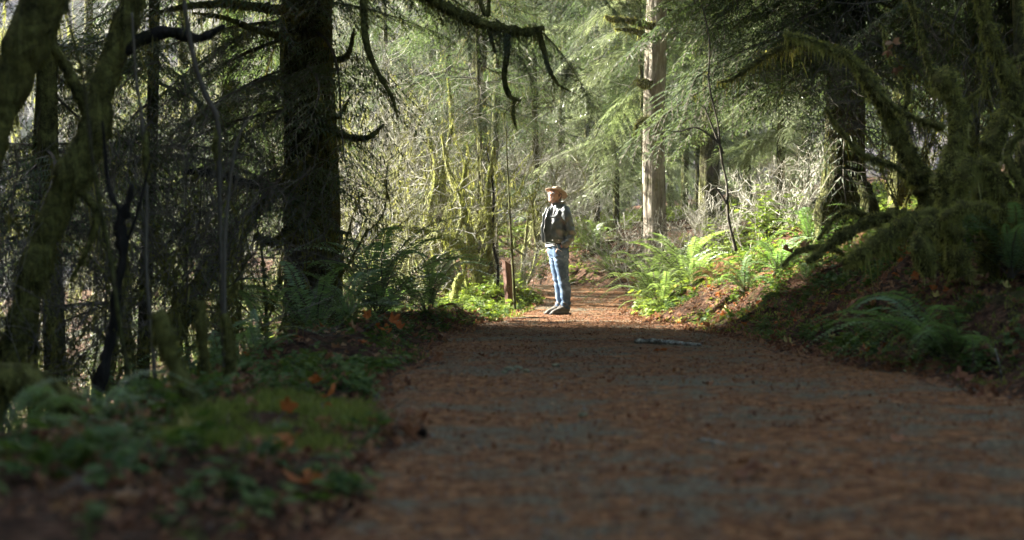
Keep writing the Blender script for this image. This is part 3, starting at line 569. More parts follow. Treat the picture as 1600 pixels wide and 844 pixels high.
for lb, Yc, lists in (
 ('sturdy mossy vine maple with one limb arching low, at foot of the central trunk', 24, [[(612, 352, 4), (650, 358, 9), (695, 370, 12), (728, 392, 14), (744, 425, 16), (748, 468, 20)], [(728, 250, 5), (724, 310, 9), (736, 370, 11), (744, 425, 12), (750, 468, 14)], [(772, 230, 5), (762, 300, 8), (766, 370, 10), (756, 420, 11), (752, 468, 13)], [(690, 400, 4), (712, 372, 6), (722, 320, 7), (700, 262, 5), (690, 210, 3)]]),
 ('short mossy bent stub at the edge of the lit grass left of the wooden post', 21, [[(722, 428, 10), (714, 445, 14), (708, 470, 13), (702, 496, 15)]]),
 ('yellow mossy twin stems in the thicket midway between broad trunk and central trunk', 27, [[(700, 120, 4), (706, 190, 6), (694, 260, 9), (690, 330, 11), (700, 400, 13), (704, 462, 16)], [(668, 200, 5), (682, 270, 8), (672, 340, 10), (684, 410, 12), (702, 462, 13)]])):
    q_ = lists[0][-1]; rt = thing('vine_maple' if Yc != 21 else 'mossy_stump', lb, 'shrub' if Yc != 21 else 'stump', tuple(P(q_[0], q_[1], Yc)))
    for l_ in lists: pixlimb(rt, l_, Yc, 'stem', 'maple_bark', FZ(1300, .02, .05, .01, mat='moss_yellow'), noise=.16)
# mossy maple with curled limbs on the right bank
MP = thing('mossy_maple', 'gnarled maple with curled limbs wrapped in hanging moss on the right bank', 'tree', tuple(P(1500, 440, 10)))
L_ = [
 ([(1500, 430, 40), (1464, 365, 36), (1446, 300, 32), (1412, 228, 28), (1382, 170, 24), (1352, 118, 20), (1318, 85, 15), (1262, 62, 9), (1225, 52, 5)], 10, FZ(1700, .025, .085, .007)),
 ([(1505, 430, 44), (1478, 350, 34), (1476, 300, 34), (1492, 232, 32), (1500, 190, 30), (1488, 150, 30), (1472, 122, 36), (1462, 118, 22)], 9.6, FZ(2000, .03, .07, .008)),
 ([(1540, 440, 46), (1552, 370, 42), (1538, 300, 40), (1546, 250, 36), (1560, 200, 30), (1584, 155, 28), (1572, 112, 26), (1552, 70, 22), (1535, 10, 20), (1525, -70, 16)], 9.8, FZ(1800, .025, .06, .007)),
 ([(1580, 360, 30), (1556, 280, 34), (1520, 254, 34), (1500, 290, 26), (1494, 335, 14)], 9.5, FZ(2200, .03, .10, .008)),
 ([(1500, 372, 30), (1452, 338, 30), (1418, 350, 34), (1380, 374, 32), (1345, 396, 26), (1318, 412, 12)], 9.3, FZ(2600, .025, .09, .007)),
 ([(1470, 350, 18), (1400, 338, 20), (1350, 350, 20), (1300, 380, 18), (1262, 410, 12)], 10.6, FZ(1800, .02, .06, .007)),
 ([(1462, 350, 24), (1440, 362, 36), (1444, 400, 34), (1452, 430, 20)], 9.2, FZ(2200, .02, .05, .008)),
 ([(1475, 200, 12), (1440, 190, 11), (1400, 170, 10), (1370, 140, 8)], 9.9, FZ(1300, .016, .05, .006)),
 ([(1560, 330, 14), (1520, 322, 22), (1490, 330, 20), (1470, 345, 8)], 9.1, FZ(2200, .025, .06, .008)),
 ([(1590, 440, 30), (1600, 330, 26), (1625, 240, 24), (1600, 160, 18), (1610, 60, 14), (1600, -60, 10)], 9.9, FZ(1500, .02, .06, .007)),
 ([(1460, 130, 10), (1440, 60, 9), (1420, -10, 8), (1400, -90, 5)], 10.2, FZ(1300, .02, .09, .006)),
 ([(1560, 110, 10), (1600, 90, 12), (1640, 100, 6)], 9.8, FZ(1500, .02, .07, .006)),
 ([(1446, 310, 12), (1400, 262, 12), (1352, 244, 10), (1310, 200, 7), (1290, 168, 4)], 10.8, FZ(1700, .02, .05, .006)),
 ([(1500, 300, 12), (1440, 262, 12), (1408, 200, 10), (1420, 140, 8), (1390, 92, 5), (1380, 40, 3)], 11.0, FZ(1700, .02, .05, .006)),
 ([(1545, 250, 14), (1500, 218, 12), (1512, 160, 11), (1540, 130, 8), (1530, 80, 5)], 10.4, FZ(1700, .02, .05, .006)),
 ([(1600, 300, 14), (1574, 240, 14), (1600, 200, 12), (1572, 176, 8)], 9.4, FZ(1700, .02, .05, .006)),
 ([(1400, 400, 10), (1372, 352, 12), (1330, 330, 12), (1300, 345, 8), (1278, 375, 5)], 11.4, FZ(1700, .02, .05, .006)),
 ([(1340, 420, 8), (1300, 388, 11), (1250, 392, 9), (1222, 416, 5)], 10.9, FZ(1700, .02, .04, .006)),
]
for pts, Y, fz in L_:
    fz['hang'] *= .5; fz['dens'] *= 3.2; fz['short'] *= 1.0; fz['hang_share'] = .25; fz['wd'] *= .6; fz['mat'] = 'maple_moss_lit'
    pixlimb(MP, [(p[0], p[1], p[2] * .9) for p in pts], Y, 'limb', 'bark_moss', fz, sides=12, noise=.22)
for px, py in ((1395, 66), (1402, 106), (1388, 78)):
    bb = MB(); r = np.random.default_rng(px); c = P(px, py, 9.7) - np.array(MP.location)
    bb.cards(np.tile(c, (7, 1)), r.normal(0, 1, (7, 3)) + [0, 0, -.8], r.normal(0, 1, (7, 3)), .06, .035, 0); link('withered_leaf', bb.mesh('withered_leaf', [M['litter']]), MP)
# ------------------------------------------------------------------ shrubs: pale vine maples in the light, bare shrubs in the shade
def shrub_mesh(seed, H, nst, thick, thin, mossm, spread=.35, depth=4, rad=.03, fd=350, curl=.3):
    r = np.random.default_rng(seed); b = MB(); fz = MB(); fkw = dict(dens=fd, short=.03, hang=.06, wd=.016, m=0, hang_share=.45)
    for k in range(nst):
        a = r.random() * 2 * math.pi; d = np.array([math.cos(a) * spread, math.sin(a) * spread, 1.])
        twigs(b, [math.cos(a) * .1, math.sin(a) * .1, -.1], d, H * r.uniform(.45, .6), rad * r.uniform(.6, 1.1), depth, 0, 1, r, fz if fd else None, curl=curl, up=.2, kids=(3, 5), thin_at=.009, fkw=fkw, minr=.0035)
    return b.mesh('stems', [M[thick], M[thin]]), (fz.mesh('moss', [M[mossm]]) if fd else None)
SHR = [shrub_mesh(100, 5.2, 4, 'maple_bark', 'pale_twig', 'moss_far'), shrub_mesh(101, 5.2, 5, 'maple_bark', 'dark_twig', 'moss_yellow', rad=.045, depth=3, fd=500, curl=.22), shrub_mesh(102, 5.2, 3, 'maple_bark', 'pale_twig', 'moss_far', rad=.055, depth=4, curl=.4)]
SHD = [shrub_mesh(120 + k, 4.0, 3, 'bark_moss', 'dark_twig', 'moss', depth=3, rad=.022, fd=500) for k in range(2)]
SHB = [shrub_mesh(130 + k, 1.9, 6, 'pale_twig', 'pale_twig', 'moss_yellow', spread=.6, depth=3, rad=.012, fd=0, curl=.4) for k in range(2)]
def shrub(label, px, Y, var, s, rz=0, name='vine_maple', group=None, z=0):
    x = (px - 800) / F_PX * Y; root = thing(name, label, 'shrub', (x, Y, gzs(x, Y) + z), group); m = var
    link('stems', m[0], root, (0, 0, 0), (0, 0, rz), s)
    if m[1]: link('moss', m[1], root, (0, 0, 0), (0, 0, rz), s)
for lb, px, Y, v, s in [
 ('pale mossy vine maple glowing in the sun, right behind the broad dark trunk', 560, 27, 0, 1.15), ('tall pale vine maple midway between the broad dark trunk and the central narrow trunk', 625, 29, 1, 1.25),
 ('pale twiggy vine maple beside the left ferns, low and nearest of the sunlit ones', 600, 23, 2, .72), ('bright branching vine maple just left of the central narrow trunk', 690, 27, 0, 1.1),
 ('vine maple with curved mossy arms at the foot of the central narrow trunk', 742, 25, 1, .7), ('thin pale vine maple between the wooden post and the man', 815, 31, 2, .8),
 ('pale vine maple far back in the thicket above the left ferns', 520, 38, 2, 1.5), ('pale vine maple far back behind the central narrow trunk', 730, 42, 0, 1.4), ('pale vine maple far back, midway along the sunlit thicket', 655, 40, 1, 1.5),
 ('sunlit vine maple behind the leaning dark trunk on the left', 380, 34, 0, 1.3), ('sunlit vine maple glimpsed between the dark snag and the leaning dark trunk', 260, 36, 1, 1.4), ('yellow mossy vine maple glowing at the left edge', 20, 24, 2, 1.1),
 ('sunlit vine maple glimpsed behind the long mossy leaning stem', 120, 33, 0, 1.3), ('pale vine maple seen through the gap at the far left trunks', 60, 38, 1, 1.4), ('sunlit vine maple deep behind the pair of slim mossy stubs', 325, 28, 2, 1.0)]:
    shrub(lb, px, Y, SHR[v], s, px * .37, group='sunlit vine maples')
for lb, px, Y, v, s in [('tall bare alder beyond the thicket at the top, just right of the broad trunk', 545, 50, 0, 3.0), ('tall bare alder beyond the thicket at the top, halfway to the central trunk', 610, 56, 1, 3.2), ('tall bare alder beyond the thicket left of the central trunk', 680, 52, 2, 3.0),
 ('tall bare alder far behind the leaning dark trunk', 400, 55, 1, 3.0), ('tall bare alder far behind the kinked bare stem', 300, 60, 2, 3.2), ('tall bare alder far behind the dark snag', 190, 52, 0, 3.0), ('tall bare alder at the far left edge in the light', 30, 50, 1, 3.0)]:
    shrub(lb, px, Y, SHR[v], s, px * .7, 'alder', group='bare alders beyond the thicket')
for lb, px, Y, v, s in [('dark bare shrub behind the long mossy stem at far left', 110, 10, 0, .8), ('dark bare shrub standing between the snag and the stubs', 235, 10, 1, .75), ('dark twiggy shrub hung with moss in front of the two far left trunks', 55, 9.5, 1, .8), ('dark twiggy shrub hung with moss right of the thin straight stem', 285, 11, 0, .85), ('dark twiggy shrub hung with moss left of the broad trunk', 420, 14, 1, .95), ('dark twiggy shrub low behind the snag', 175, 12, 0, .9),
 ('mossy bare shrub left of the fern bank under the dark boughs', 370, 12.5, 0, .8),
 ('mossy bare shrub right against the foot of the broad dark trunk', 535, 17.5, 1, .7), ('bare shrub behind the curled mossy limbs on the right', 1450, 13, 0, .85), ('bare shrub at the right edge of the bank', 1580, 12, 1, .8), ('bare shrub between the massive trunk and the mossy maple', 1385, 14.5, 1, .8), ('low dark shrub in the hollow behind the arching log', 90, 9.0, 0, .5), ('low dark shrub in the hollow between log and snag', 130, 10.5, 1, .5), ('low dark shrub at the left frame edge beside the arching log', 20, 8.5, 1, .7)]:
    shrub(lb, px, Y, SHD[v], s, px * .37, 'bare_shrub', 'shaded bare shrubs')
for lb, px, Y, v, s in [('pale leafless bush at the foot of the sunlit trunk, right side', 1060, 25, 0, 1), ('pale leafless bush at the foot of the sunlit trunk, left side', 1000, 26, 1, 1.1), ('pale leafless bush below the shaded right trunk', 1100, 24, 1, 1), ('brownish leafless bush at the bend of the trail behind the man', 915, 37, 0, 1.5),
 ('leafless bush under the pale cedar', 1180, 23, 0, 1), ('leafless bush right behind the legs of the man', 885, 33, 1, 1.1), ('small leafless bush by the wooden post', 820, 25, 0, .7), ('wide leafless bush left of the far trail bend', 850, 38, 1, 1.6), ('leafless bush left of the massive trunk', 1250, 21, 1, 1)]:
    shrub(lb, px, Y, SHB[v], s, px * .37, 'bare_bush', 'leafless bushes in the light')
# ------------------------------------------------------------------ ferns
def frond_mesh(L, seed, mat, rise=.55, wmax=.085, n=34):
    r = np.random.default_rng(seed); b = MB(); t = np.linspace(0, 1, 12)
    ax = np.stack([L * (t * .95 - .10 * t ** 3), .05 * L * np.sin(t * 2.2 + seed), L * (rise * t - (rise + .18) * t ** 2.4)], -1)
    b.tube(ax, .0035 * (1 - t) + .0012, 3, 1, cap=False)
    u = np.linspace(.12, .985, n); q = np.stack([np.interp(u, t, ax[:, i]) for i in range(3)], -1); T_ = np.gradient(q, axis=0); T_ /= np.linalg.norm(T_, axis=1)[:, None]
    w = wmax * np.clip((u - .02) * 5, 0, 1) ** .7 * (1 - ((u - .25).clip(0) / .76) ** 1.7) + .012
    for s in (-1, 1):
        Nn = np.cross(T_, UP); Nn /= np.linalg.norm(Nn, axis=1)[:, None]; d = Nn * s + T_ * .25 + UP * .12 + r.normal(0, .07, q.shape)
        b.cards(q + T_ * (L * .006 * s), d, UP + T_ * .2 + r.normal(0, .12, q.shape), w * r.uniform(.85, 1.1, n), L / n * .92 * .6 + .003, 0, mid=.3, bend=.18)
    return b.mesh('frond', [M[mat], M['dark_twig']])
FR = {m: [frond_mesh(.95, s, m, (.5, .65, .8, .35)[s]) for s in range(4)] for m in ('fern', 'fern_lit', 'fern_dead')}
def fern(label, px, Y, n=20, s=1., mat='fern', az=None, name='sword_fern', pitch=(-62, -4), z=0, x=None, dead=2, tilt=(0, 0)):
    r = random.Random(int(px * 7 + Y * 10)); x = (px - 800) / F_PX * Y if x is None else x
    root = thing(name, label, 'fern', (x, Y, gzs(x, Y) + z), 'ferns along the trail'); root.rotation_euler = (tilt[0], tilt[1], 0)
    for k in range(n):
        a = (k / n * 2 * math.pi + r.uniform(-.3, .3)) if az is None else R(az[0] + (az[1] - az[0]) * k / n + r.uniform(-10, 10))
        pt = R(r.uniform(*pitch)); link('frond', r.choice(FR[mat]), root, (0, 0, .02), (r.uniform(-.25, .25), pt, a), s * r.uniform(.7, 1.1))
    for k in range(dead):
        a = r.uniform(0, 6.3); link('dead_frond', r.choice(FR['fern_dead']), root, (0, 0, .03), (r.uniform(-.3, .3), R(r.uniform(5, 20)), a), s * r.uniform(.6, .9), label='brown withered frond')
for a in [
 ('large sword fern right of the broad dark trunk, tallest of the left bank', 590, 14.4, 24, 1.6, 'fern'), ('sword fern with arching fronds in front of the broad dark trunk', 490, 13.0, 18, 1.3, 'fern'), ('sword fern with one long frond curving over toward the post', 668, 15.4, 20, 1.35, 'fern'),
 ('small sword fern at the trail edge, nearest to the wooden post', 690, 17.6, 14, .6, 'fern_lit'), ('sword fern at the left end of the left fern bank', 425, 12.2, 15, 1.1, 'fern'), ('sword fern low in front of the left fern bank', 545, 12.0, 18, .75, 'fern'),
 ('dark sword fern behind the pair of slim mossy stubs', 330, 10.5, 18, .8, 'fern'), ('dark sword fern right of the tallest mossy stub', 395, 9.2, 14, .6, 'fern'), ('sword fern in the shade behind the left fern bank', 610, 17.2, 16, .9, 'fern'),
 ('bright sunlit fern where the trail bends, closest to the man', 925, 31.6, 28, 1.35, 'fern_lit'), ('bright arching fern on the lit bank below the sunlit trunk', 1018, 24.2, 30, 1.6, 'fern_lit'), ('bright fern higher on the lit bank, right of the sunlit trunk', 1068, 22.6, 26, 1.45, 'fern_lit'),
 ('pale fern behind the bright ferns at the bend', 955, 29.8, 24, 1.35, 'fern_lit'), ('yellow green low fern hanging over the right trail edge', 1035, 19.6, 24, .9, 'fern_lit'), ('green fern on the bank above the low trail edge fern', 1085, 19.4, 22, .95, 'fern_lit'),
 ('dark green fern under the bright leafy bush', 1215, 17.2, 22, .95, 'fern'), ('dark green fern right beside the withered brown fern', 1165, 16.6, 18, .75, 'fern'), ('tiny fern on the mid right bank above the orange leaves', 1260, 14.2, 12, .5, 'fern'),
 ('dark green fern between the massive trunk and the bright leafy bush', 1265, 18.0, 18, .9, 'fern'), ('big shaded fern at the right edge behind the foremost one', 1580, 9.6, 20, .9, 'fern'), ('fern up the bank under the curled mossy limbs', 1500, 11.4, 16, .8, 'fern'), ('fern below the flared roots of the massive trunk', 1350, 16, 16, .7, 'fern')]: fern(*a)
fern('foremost shaded fern on the right bank, fronds sweeping left over the leaves', 1490, 8.6, 22, 1.15, 'fern', (95, 275), pitch=(-35, -5), dead=3)
fern('blurred fern in the lower left corner nearest the camera', 10, 4.0, 9, .5, 'fern', (-60, 120), pitch=(-35, -5), dead=1)
fern('blurred fern left of the moss patch in the foreground', 150, 4.8, 8, .5, 'fern', (-40, 160), pitch=(-30, 0), dead=1)
fern('withered brown fern on the right bank beside the leaning sapling', 1120, 18.3, 20, .6, 'fern_dead', name='dead_fern', pitch=(-70, 0), dead=0)
fern('withered rusty fern clump under the bright ferns at the bend', 985, 27.0, 16, .7, 'fern_dead', name='dead_fern', pitch=(-50, 5), dead=0)
fern('small withered fern drooping beneath the bright bank fern', 1042, 21.0, 12, .45, 'fern_dead', name='dead_fern', pitch=(-50, 5), dead=0)

# ------------------------------------------------------------------ leafy bushes and ground plants
def plant_mesh(seed, H, nst, leaf, mat, nl=16, spread=.7):
    r = np.random.default_rng(seed); b = MB()
    for k in range(nst):
        a = r.random() * 6.28; h = H * r.uniform(.5, 1); sp = r.uniform(.1, spread) * h; t = np.linspace(0, 1, 6)
        pts = np.stack([math.cos(a) * sp * t ** 1.4, math.sin(a) * sp * t ** 1.4, h * t * (1 - .15 * t)], -1); b.tube(pts, .004 * (1.3 - t) * max(.6, H), 3, 1, cap=False)
        u = r.uniform(.25, 1, nl); q = np.stack([np.interp(u, t, pts[:, i]) for i in range(3)], -1); aa = r.random(nl) * 6.28
        d = np.stack([np.cos(aa), np.sin(aa), r.uniform(-.35, .3, nl)], -1); pet = q + d * leaf * .6
        Sd = UP + r.normal(0, .3, (nl, 3)); b.cards(q, d, Sd, leaf * .6, .003, 1)
        for off, sc_ in ((0, 1.), (.9, .75), (-.9, .75)):
            c, s = math.cos(off), math.sin(off); dd = np.stack([d[:, 0] * c - d[:, 1] * s, d[:, 0] * s + d[:, 1] * c, d[:, 2]], -1)
            Ls = leaf * sc_ * r.uniform(.7, 1.2, nl); D = dd / np.linalg.norm(dd, axis=1)[:, None]; S = np.cross(D, Sd); S /= np.linalg.norm(S, axis=1)[:, None]; Ls = Ls[:, None]
            V = np.stack([pet, pet + D * Ls * .3 - S * Ls * .3, pet + D * Ls * .7 - S * Ls * .24, pet + D * Ls - UP * Ls * .12, pet + D * Ls * .7 + S * Ls * .24, pet + D * Ls * .3 + S * Ls * .3], 1).reshape(-1, 3)
            i0 = np.arange(nl)[:, None] * 6; b.add(V, np.vstack([i0 + [0, 1, 2, 3], i0 + [0, 3, 4, 5]]), 0)
    return b
BUSH = {m: [plant_mesh(200 + k, 1.1, 12, .075, m).mesh('leaves', [M[m], M['dark_twig']]) for k in range(2)] for m in ('broad', 'broad_lit')}
LOW = {m: [plant_mesh(220 + k, .16, 7, .05, m, 5, 1.2).mesh('leaves', [M[m], M['dark_twig']]) for k in range(3)] for m in ('broad', 'broad_lit')}
for lb, px, Y, m, s in [('bright yellow green leafy bush on the right bank under the pale cedar', 1200, 19.8, 'broad_lit', 1.0), ('bright leafy bush left of the leaning sapling stem', 1118, 21.5, 'broad_lit', .85), ('leafy bush on the lit bank between two bright ferns', 1040, 24.5, 'broad_lit', .7),
 ('leafy green bush below the massive trunk', 1290, 15.2, 'broad', .6), ('low green bush on the floor right of the massive trunk', 1395, 12.8, 'broad', .6), ('green bush under the curled mossy limbs', 1530, 10.4, 'broad', .6), ('low leafy bush left of the wooden post', 735, 22.5, 'broad_lit', .4),
 ('low leafy bush at the foot of the central narrow trunk', 700, 24, 'broad_lit', .5), ('leafy bush behind the wooden post', 815, 27, 'broad', .7), ('leafy bush between the post and the man', 845, 30, 'broad', .7), ('shaded leafy bush in the hollow left of the fern bank', 300, 9, 'broad', .45), ('shaded leafy bush low at the far left between the mossy trunks', 60, 11.5, 'broad', .9), ('shaded leafy bush low in the hollow left of the snag', 120, 10, 'broad', .7), ('shaded leafy bush low in the hollow right of the snag', 190, 11, 'broad', .7), ('shaded leafy bush beside the dark snag', 205, 7.5, 'broad', .4)]:
    x = (px - 800) / F_PX * Y; root = thing('leafy_bush', lb, 'bush', (x, Y, gzs(x, Y)), 'leafy bushes'); link('foliage', BUSH[m][px % 2], root, (0, 0, 0), (0, 0, px), s)
def scat(n, xr, yr, cond=None, r=rng):
    x = r.uniform(*xr, n); y = r.uniform(*yr, n); l = path_l(y); rr_ = path_r(y); k = np.ones(n, bool) if cond is None else cond(x, y, l, rr_)
    return x[k], y[k]
def mats(x, y, z, s, r=rng, tilt=.25):
    n = len(x); a = r.random(n) * 6.28; c, sn = np.cos(a), np.sin(a); tx, ty = r.normal(0, tilt, n), r.normal(0, tilt, n)
    Mx = np.zeros((n, 3, 4)); s = np.broadcast_to(s, (n,))
    Mx[:, 0, 0] = c; Mx[:, 0, 1] = -sn; Mx[:, 1, 0] = sn; Mx[:, 1, 1] = c; Mx[:, 0, 2] = tx; Mx[:, 1, 2] = ty; Mx[:, 2, 0] = -tx * c - ty * sn; Mx[:, 2, 1] = tx * sn - ty * c; Mx[:, 2, 2] = 1
    Mx[:, :, :3] *= s[:, None, None]; Mx[:, 0, 3] = x; Mx[:, 1, 3] = y; Mx[:, 2, 3] = z; return Mx
def mesh_vf(mb): return np.vstack(mb.V), np.vstack(mb.F)
MP_ = lambda x, y: np.exp(-((x + .88) / .34) ** 2 - ((y - 5.4) / 1.3) ** 2) + .5 * vnoise(x * 3, y * 3) > .42
# low leafy plants that cover the banks (nobody could count them)
b = MB(); sv = [mesh_vf(plant_mesh(300 + k, .12, 4, .04, 'broad', 3, 1.3)) for k in range(3)]
fovx = lambda x, y, m=.8: (np.abs(x) < .38 * y + m)
for k in range(3):
    x, y = scat(2100, (-6, 7), (2.6, 24), lambda x, y, l, r_: (((x < l - .05) & (vnoise(x * 1.1, y * 1.1) > -.2) & (x > l - 4) & ~MP_(x, y)) | ((x > r_ + .15) & (vnoise(x * 1.1, y * 1.1 + 9) > -.02) & (x < r_ + 4))) & fovx(x, y))
    b.inst(*sv[k], mats(x, y, gz(x, y), rng.uniform(.5, 1.25, len(x))), 0)
x, y = scat(900, (-3.2, -.35), (2.7, 9), lambda x, y, l, r_: (x < l - .02) & ~MP_(x, y) & (vnoise(x * 2.3, y * 2.3 + 70) > -.12)); b.inst(*sv[1], mats(x, y, gz(x, y), rng.uniform(.4, 1.2, len(x))), 0)
x, y = scat(1500, (1.9, 6), (8, 20), lambda x, y, l, r_: (x > r_ + .1) & (x < r_ + 3.5) & (vnoise(x * 2.3, y * 2.3 + 70) > .05)); b.inst(*sv[2], mats(x, y, gz(x, y), rng.uniform(.6, 1.5, len(x))), 0)
link('ground_plants', b.mesh('ground_plants', [M['broad']]), kind='stuff')
b = MB()
x, y = scat(14000, (-8, 11), (18, 48), lambda x, y, l, r_: ((x < l - .1) | (x > r_ + .1)) & (vnoise(x * .8, y * .8 + 4) > -.1))
b.inst(*sv[0], mats(x, y, gz(x, y), rng.uniform(.7, 2.2, len(x))), 0); link('sunlit_ground_plants', b.mesh('sunlit_ground_plants', [M['broad_lit']]), kind='stuff')  # same low plants as on the banks, in the leaf colour lightened for sun
# moss and grass carpet
def tufts(n, xr, yr, cond, hgt, mat, name, wd=.006, per=5):
    x, y = scat(n, xr, yr, cond); m = len(x); x = np.repeat(x, per) + rng.normal(0, .012, m * per); y = np.repeat(y, per) + rng.normal(0, .012, m * per); k = len(x)
    D = np.stack([rng.normal(0, .55, k), rng.normal(0, .55, k), np.ones(k)], -1); b = MB(); wv = wd * rng.uniform(.6, 1.4, k) * np.clip(y / 8, .7, 3)
    b.cards(np.stack([x, y, gz(x, y) - .004], -1), D, rng.normal(0, 1, (k, 3)), hgt * rng.uniform(.4, 1.5, k), wv, 0, mid=.35, bend=.1); link(name, b.mesh(name, [M[mat]]), kind='stuff')
tufts(16000, (-2.1, -.3), (3.0, 8), lambda x, y, l, r_: (x < l + .05 + .1 * vnoise(x * 5, y * 5)) & MP_(x, y) & (vnoise(x * 7, y * 7) + .6 * vnoise(x * 17, y * 17) > -.08), .05, 'grass', 'moss_carpet')
tufts(9000, (-2.6, .6), (17.5, 27), lambda x, y, l, r_: (x < l + .1) & (vnoise(x * 1.1 + 3, y * 1.1) > -.25), .05, 'grass', 'moss_lawn', .012)
tufts(22000, (1.8, 6), (6, 24), lambda x, y, l, r_: (x > r_ + .1) & (vnoise(x * 1.3, y * 1.3 + 20) > -.06) & (x < r_ + 3), .035, 'grass', 'bank_moss', .007)
tufts(5000, (-5, -.6), (7, 18), lambda x, y, l, r_: (x < l - .02) & (vnoise(x * 1.3, y * 1.3 + 40) > .05), .04, 'grass', 'left_bank_moss', .008)
tufts(900, (-.5, 2.4), (4, 26), lambda x, y, l, r_: (x > l) & (x < r_) & (vnoise(x * 1.8, y * 1.2 + 60) > .27), .02, 'grass', 'path_grass', .005)
# leaf shapes and leaf litter on the banks
def maple(r, curl=.25, n=5):
    pts = [(0, -.12)]
    for a, l in ((-130, .5), (-98, .42), (-84, .62), (-62, .88), (-48, .62), (-34, .5), (-16, .78), (0, 1.0), (16, .78), (34, .5), (48, .62), (62, .88), (84, .62), (98, .42), (130, .5)):
        l *= r.uniform(.85, 1.1); pts.append((math.sin(R(a)) * l * .55, math.cos(R(a)) * l * .55 + .1))
    pts = np.array(pts); z = curl * (pts[:, 0] ** 2 * 2.2 + np.abs(pts[:, 1]) * .35) + r.normal(0, .07, len(pts)); V = np.vstack([[[0, .08, 0]], np.c_[pts, z]]); k = len(pts)
    return V, np.array([[0, 1 + i, 1 + (i + 1) % k] for i in range(k)])
LV = [maple(np.random.default_rng(k), [.1, .5, .9, -.5][k]) for k in range(4)]
# needles, grit and small litter lying on the path
b = MB(); n = 90000; u = rng.random(n); y = 2.6 + 26 * u ** 1.5; l = path_l(y); r_ = path_r(y); x = l - .35 + (r_ - l + .6) * rng.random(n); k = (vnoise(x * 1.0, y * 1.6 + 11) + .6 * vnoise(x * 3, y * 3) + .15 * rng.normal(0, 1, n)) > -.05; x, y = x[k], y[k]; n = len(x); a = rng.random(n) * 6.28
b.cards(np.stack([x, y, gz(x, y) + .014 + rng.random(n) * .006], -1), np.stack([np.cos(a), np.sin(a), rng.normal(.05, .18, n)], -1), np.tile(UP, (n, 1)) + rng.normal(0, .3, (n, 3)), rng.uniform(.012, .045, n) * np.clip(y / 9, .8, 1.6), rng.uniform(.002, .005, n) * np.clip(y / 6, .8, 3), 0)
link('needle_litter', b.mesh('needle_litter', [M['needles_dry']]), kind='stuff')
b = MB(); n = 9000; y = 2.6 + 22 * rng.random(n) ** 1.3; x = path_l(y) - .1 + (path_r(y) - path_l(y) + .2) * rng.random(n); k = (vnoise(x * .9 + 31, y * 1.4) + .3 * rng.normal(0, 1, n)) > -.1; x, y = x[k], y[k]
b.inst(*LV[0], mats(x, y, gz(x, y) + .018, rng.uniform(.008, .032, len(x)), tilt=.5), 0); b.inst(*LV[2], mats(x + .03, y - .05, gz(x, y) + .02, rng.uniform(.006, .02, len(x)), tilt=.6), 0)
link('path_litter', b.mesh('path_litter', [M['litter']]), kind='stuff')
b = MB(); oc = np.array([[1, 0, 0], [0, 1, 0], [-1, 0, 0], [0, -1, 0], [0, 0, .6], [0, 0, -.6]]) * .5; of = [[0, 1, 4], [1, 2, 4], [2, 3, 4], [3, 0, 4], [1, 0, 5], [2, 1, 5], [3, 2, 5], [0, 3, 5]]
n = 9000; y = 2.6 + 25 * rng.random(n) ** 1.4; x = path_l(y) + (path_r(y) - path_l(y)) * rng.random(n); b.inst(oc, of, mats(x, y, gz(x, y) + .012, rng.uniform(.004, .016, n) * rng.uniform(.6, 1.3, n)), 0)
link('path_grit', b.mesh('path_grit', [M['pebble']]), kind='stuff')
b = MB()
for k in range(4):
    x, y = scat(5200, (-6, 8), (3, 24), lambda x, y, l, r_: (((x < l + .12) & ~MP_(x, y)) | ((x > r_ - .2) & (x < r_ + 5))) & fovx(x, y)); b.inst(*LV[k], mats(x, y, gz(x, y) + .02, rng.uniform(.025, .085, len(x)), tilt=.5), 0)
x, y = scat(3800, (-2.6, -.3), (2.8, 8), lambda x, y, l, r_: (x < l + .1) & ~MP_(x, y)); b.inst(*LV[1], mats(x, y, gz(x, y) + .02, rng.uniform(.012, .05, len(x)), tilt=.5), 0)
x, y = scat(9000, (1.7, 6), (9, 20), lambda x, y, l, r_: (x > r_ - .1) & (x < r_ + 3.2)); b.inst(*LV[3], mats(x, y, gz(x, y) + .02, rng.uniform(.015, .06, len(x)), tilt=.5), 0)
link('leaf_litter', b.mesh('leaf_litter', [M['litter']]), kind='stuff')
b = MB(); x, y = scat(30000, (-7, 8), (2.8, 26), lambda x, y, l, r_: ((x < l + .1) | ((x > r_ - .25) & (x < r_ + 4.5))) & fovx(x, y)); n = len(x); a = rng.random(n) * 6.28
b.cards(np.stack([x, y, gz(x, y) + .01], -1), np.stack([np.cos(a), np.sin(a), rng.normal(.1, .3, n)], -1), rng.normal(0, 1, (n, 3)), rng.uniform(.03, .16, n), rng.uniform(.003, .009, n), 0); link('twig_litter', b.mesh('twig_litter', [M['dark_twig']]), kind='stuff')
me_l = []
for m in ('litter', 'orange', 'needles_dry'):
    for k in range(4): bb = MB(); bb.add(*LV[k]); me_l.append(bb.mesh('fallen_leaf', [M[m]]))
me_y = []
for k in range(2): bb = MB(); bb.add(*LV[k]); me_y.append(bb.mesh('fallen_leaf', [leafmat('yellow_leaf', [(.3, .26, .06), (.45, .4, .12), (.5, .46, .2)], .5, .4)] if k == 0 else [me_y[0].materials[0]]))
def leaf(x, y, s, me=None, tilt=.3, z=.03, par=None):
    o = link('fallen_leaf', me or random.choice(me_l), par or ground, (x, y, gzs(x, y) + z), (random.gauss(0, tilt), random.gauss(0, tilt), random.uniform(0, 6.3)), s); return o
cnt = 0
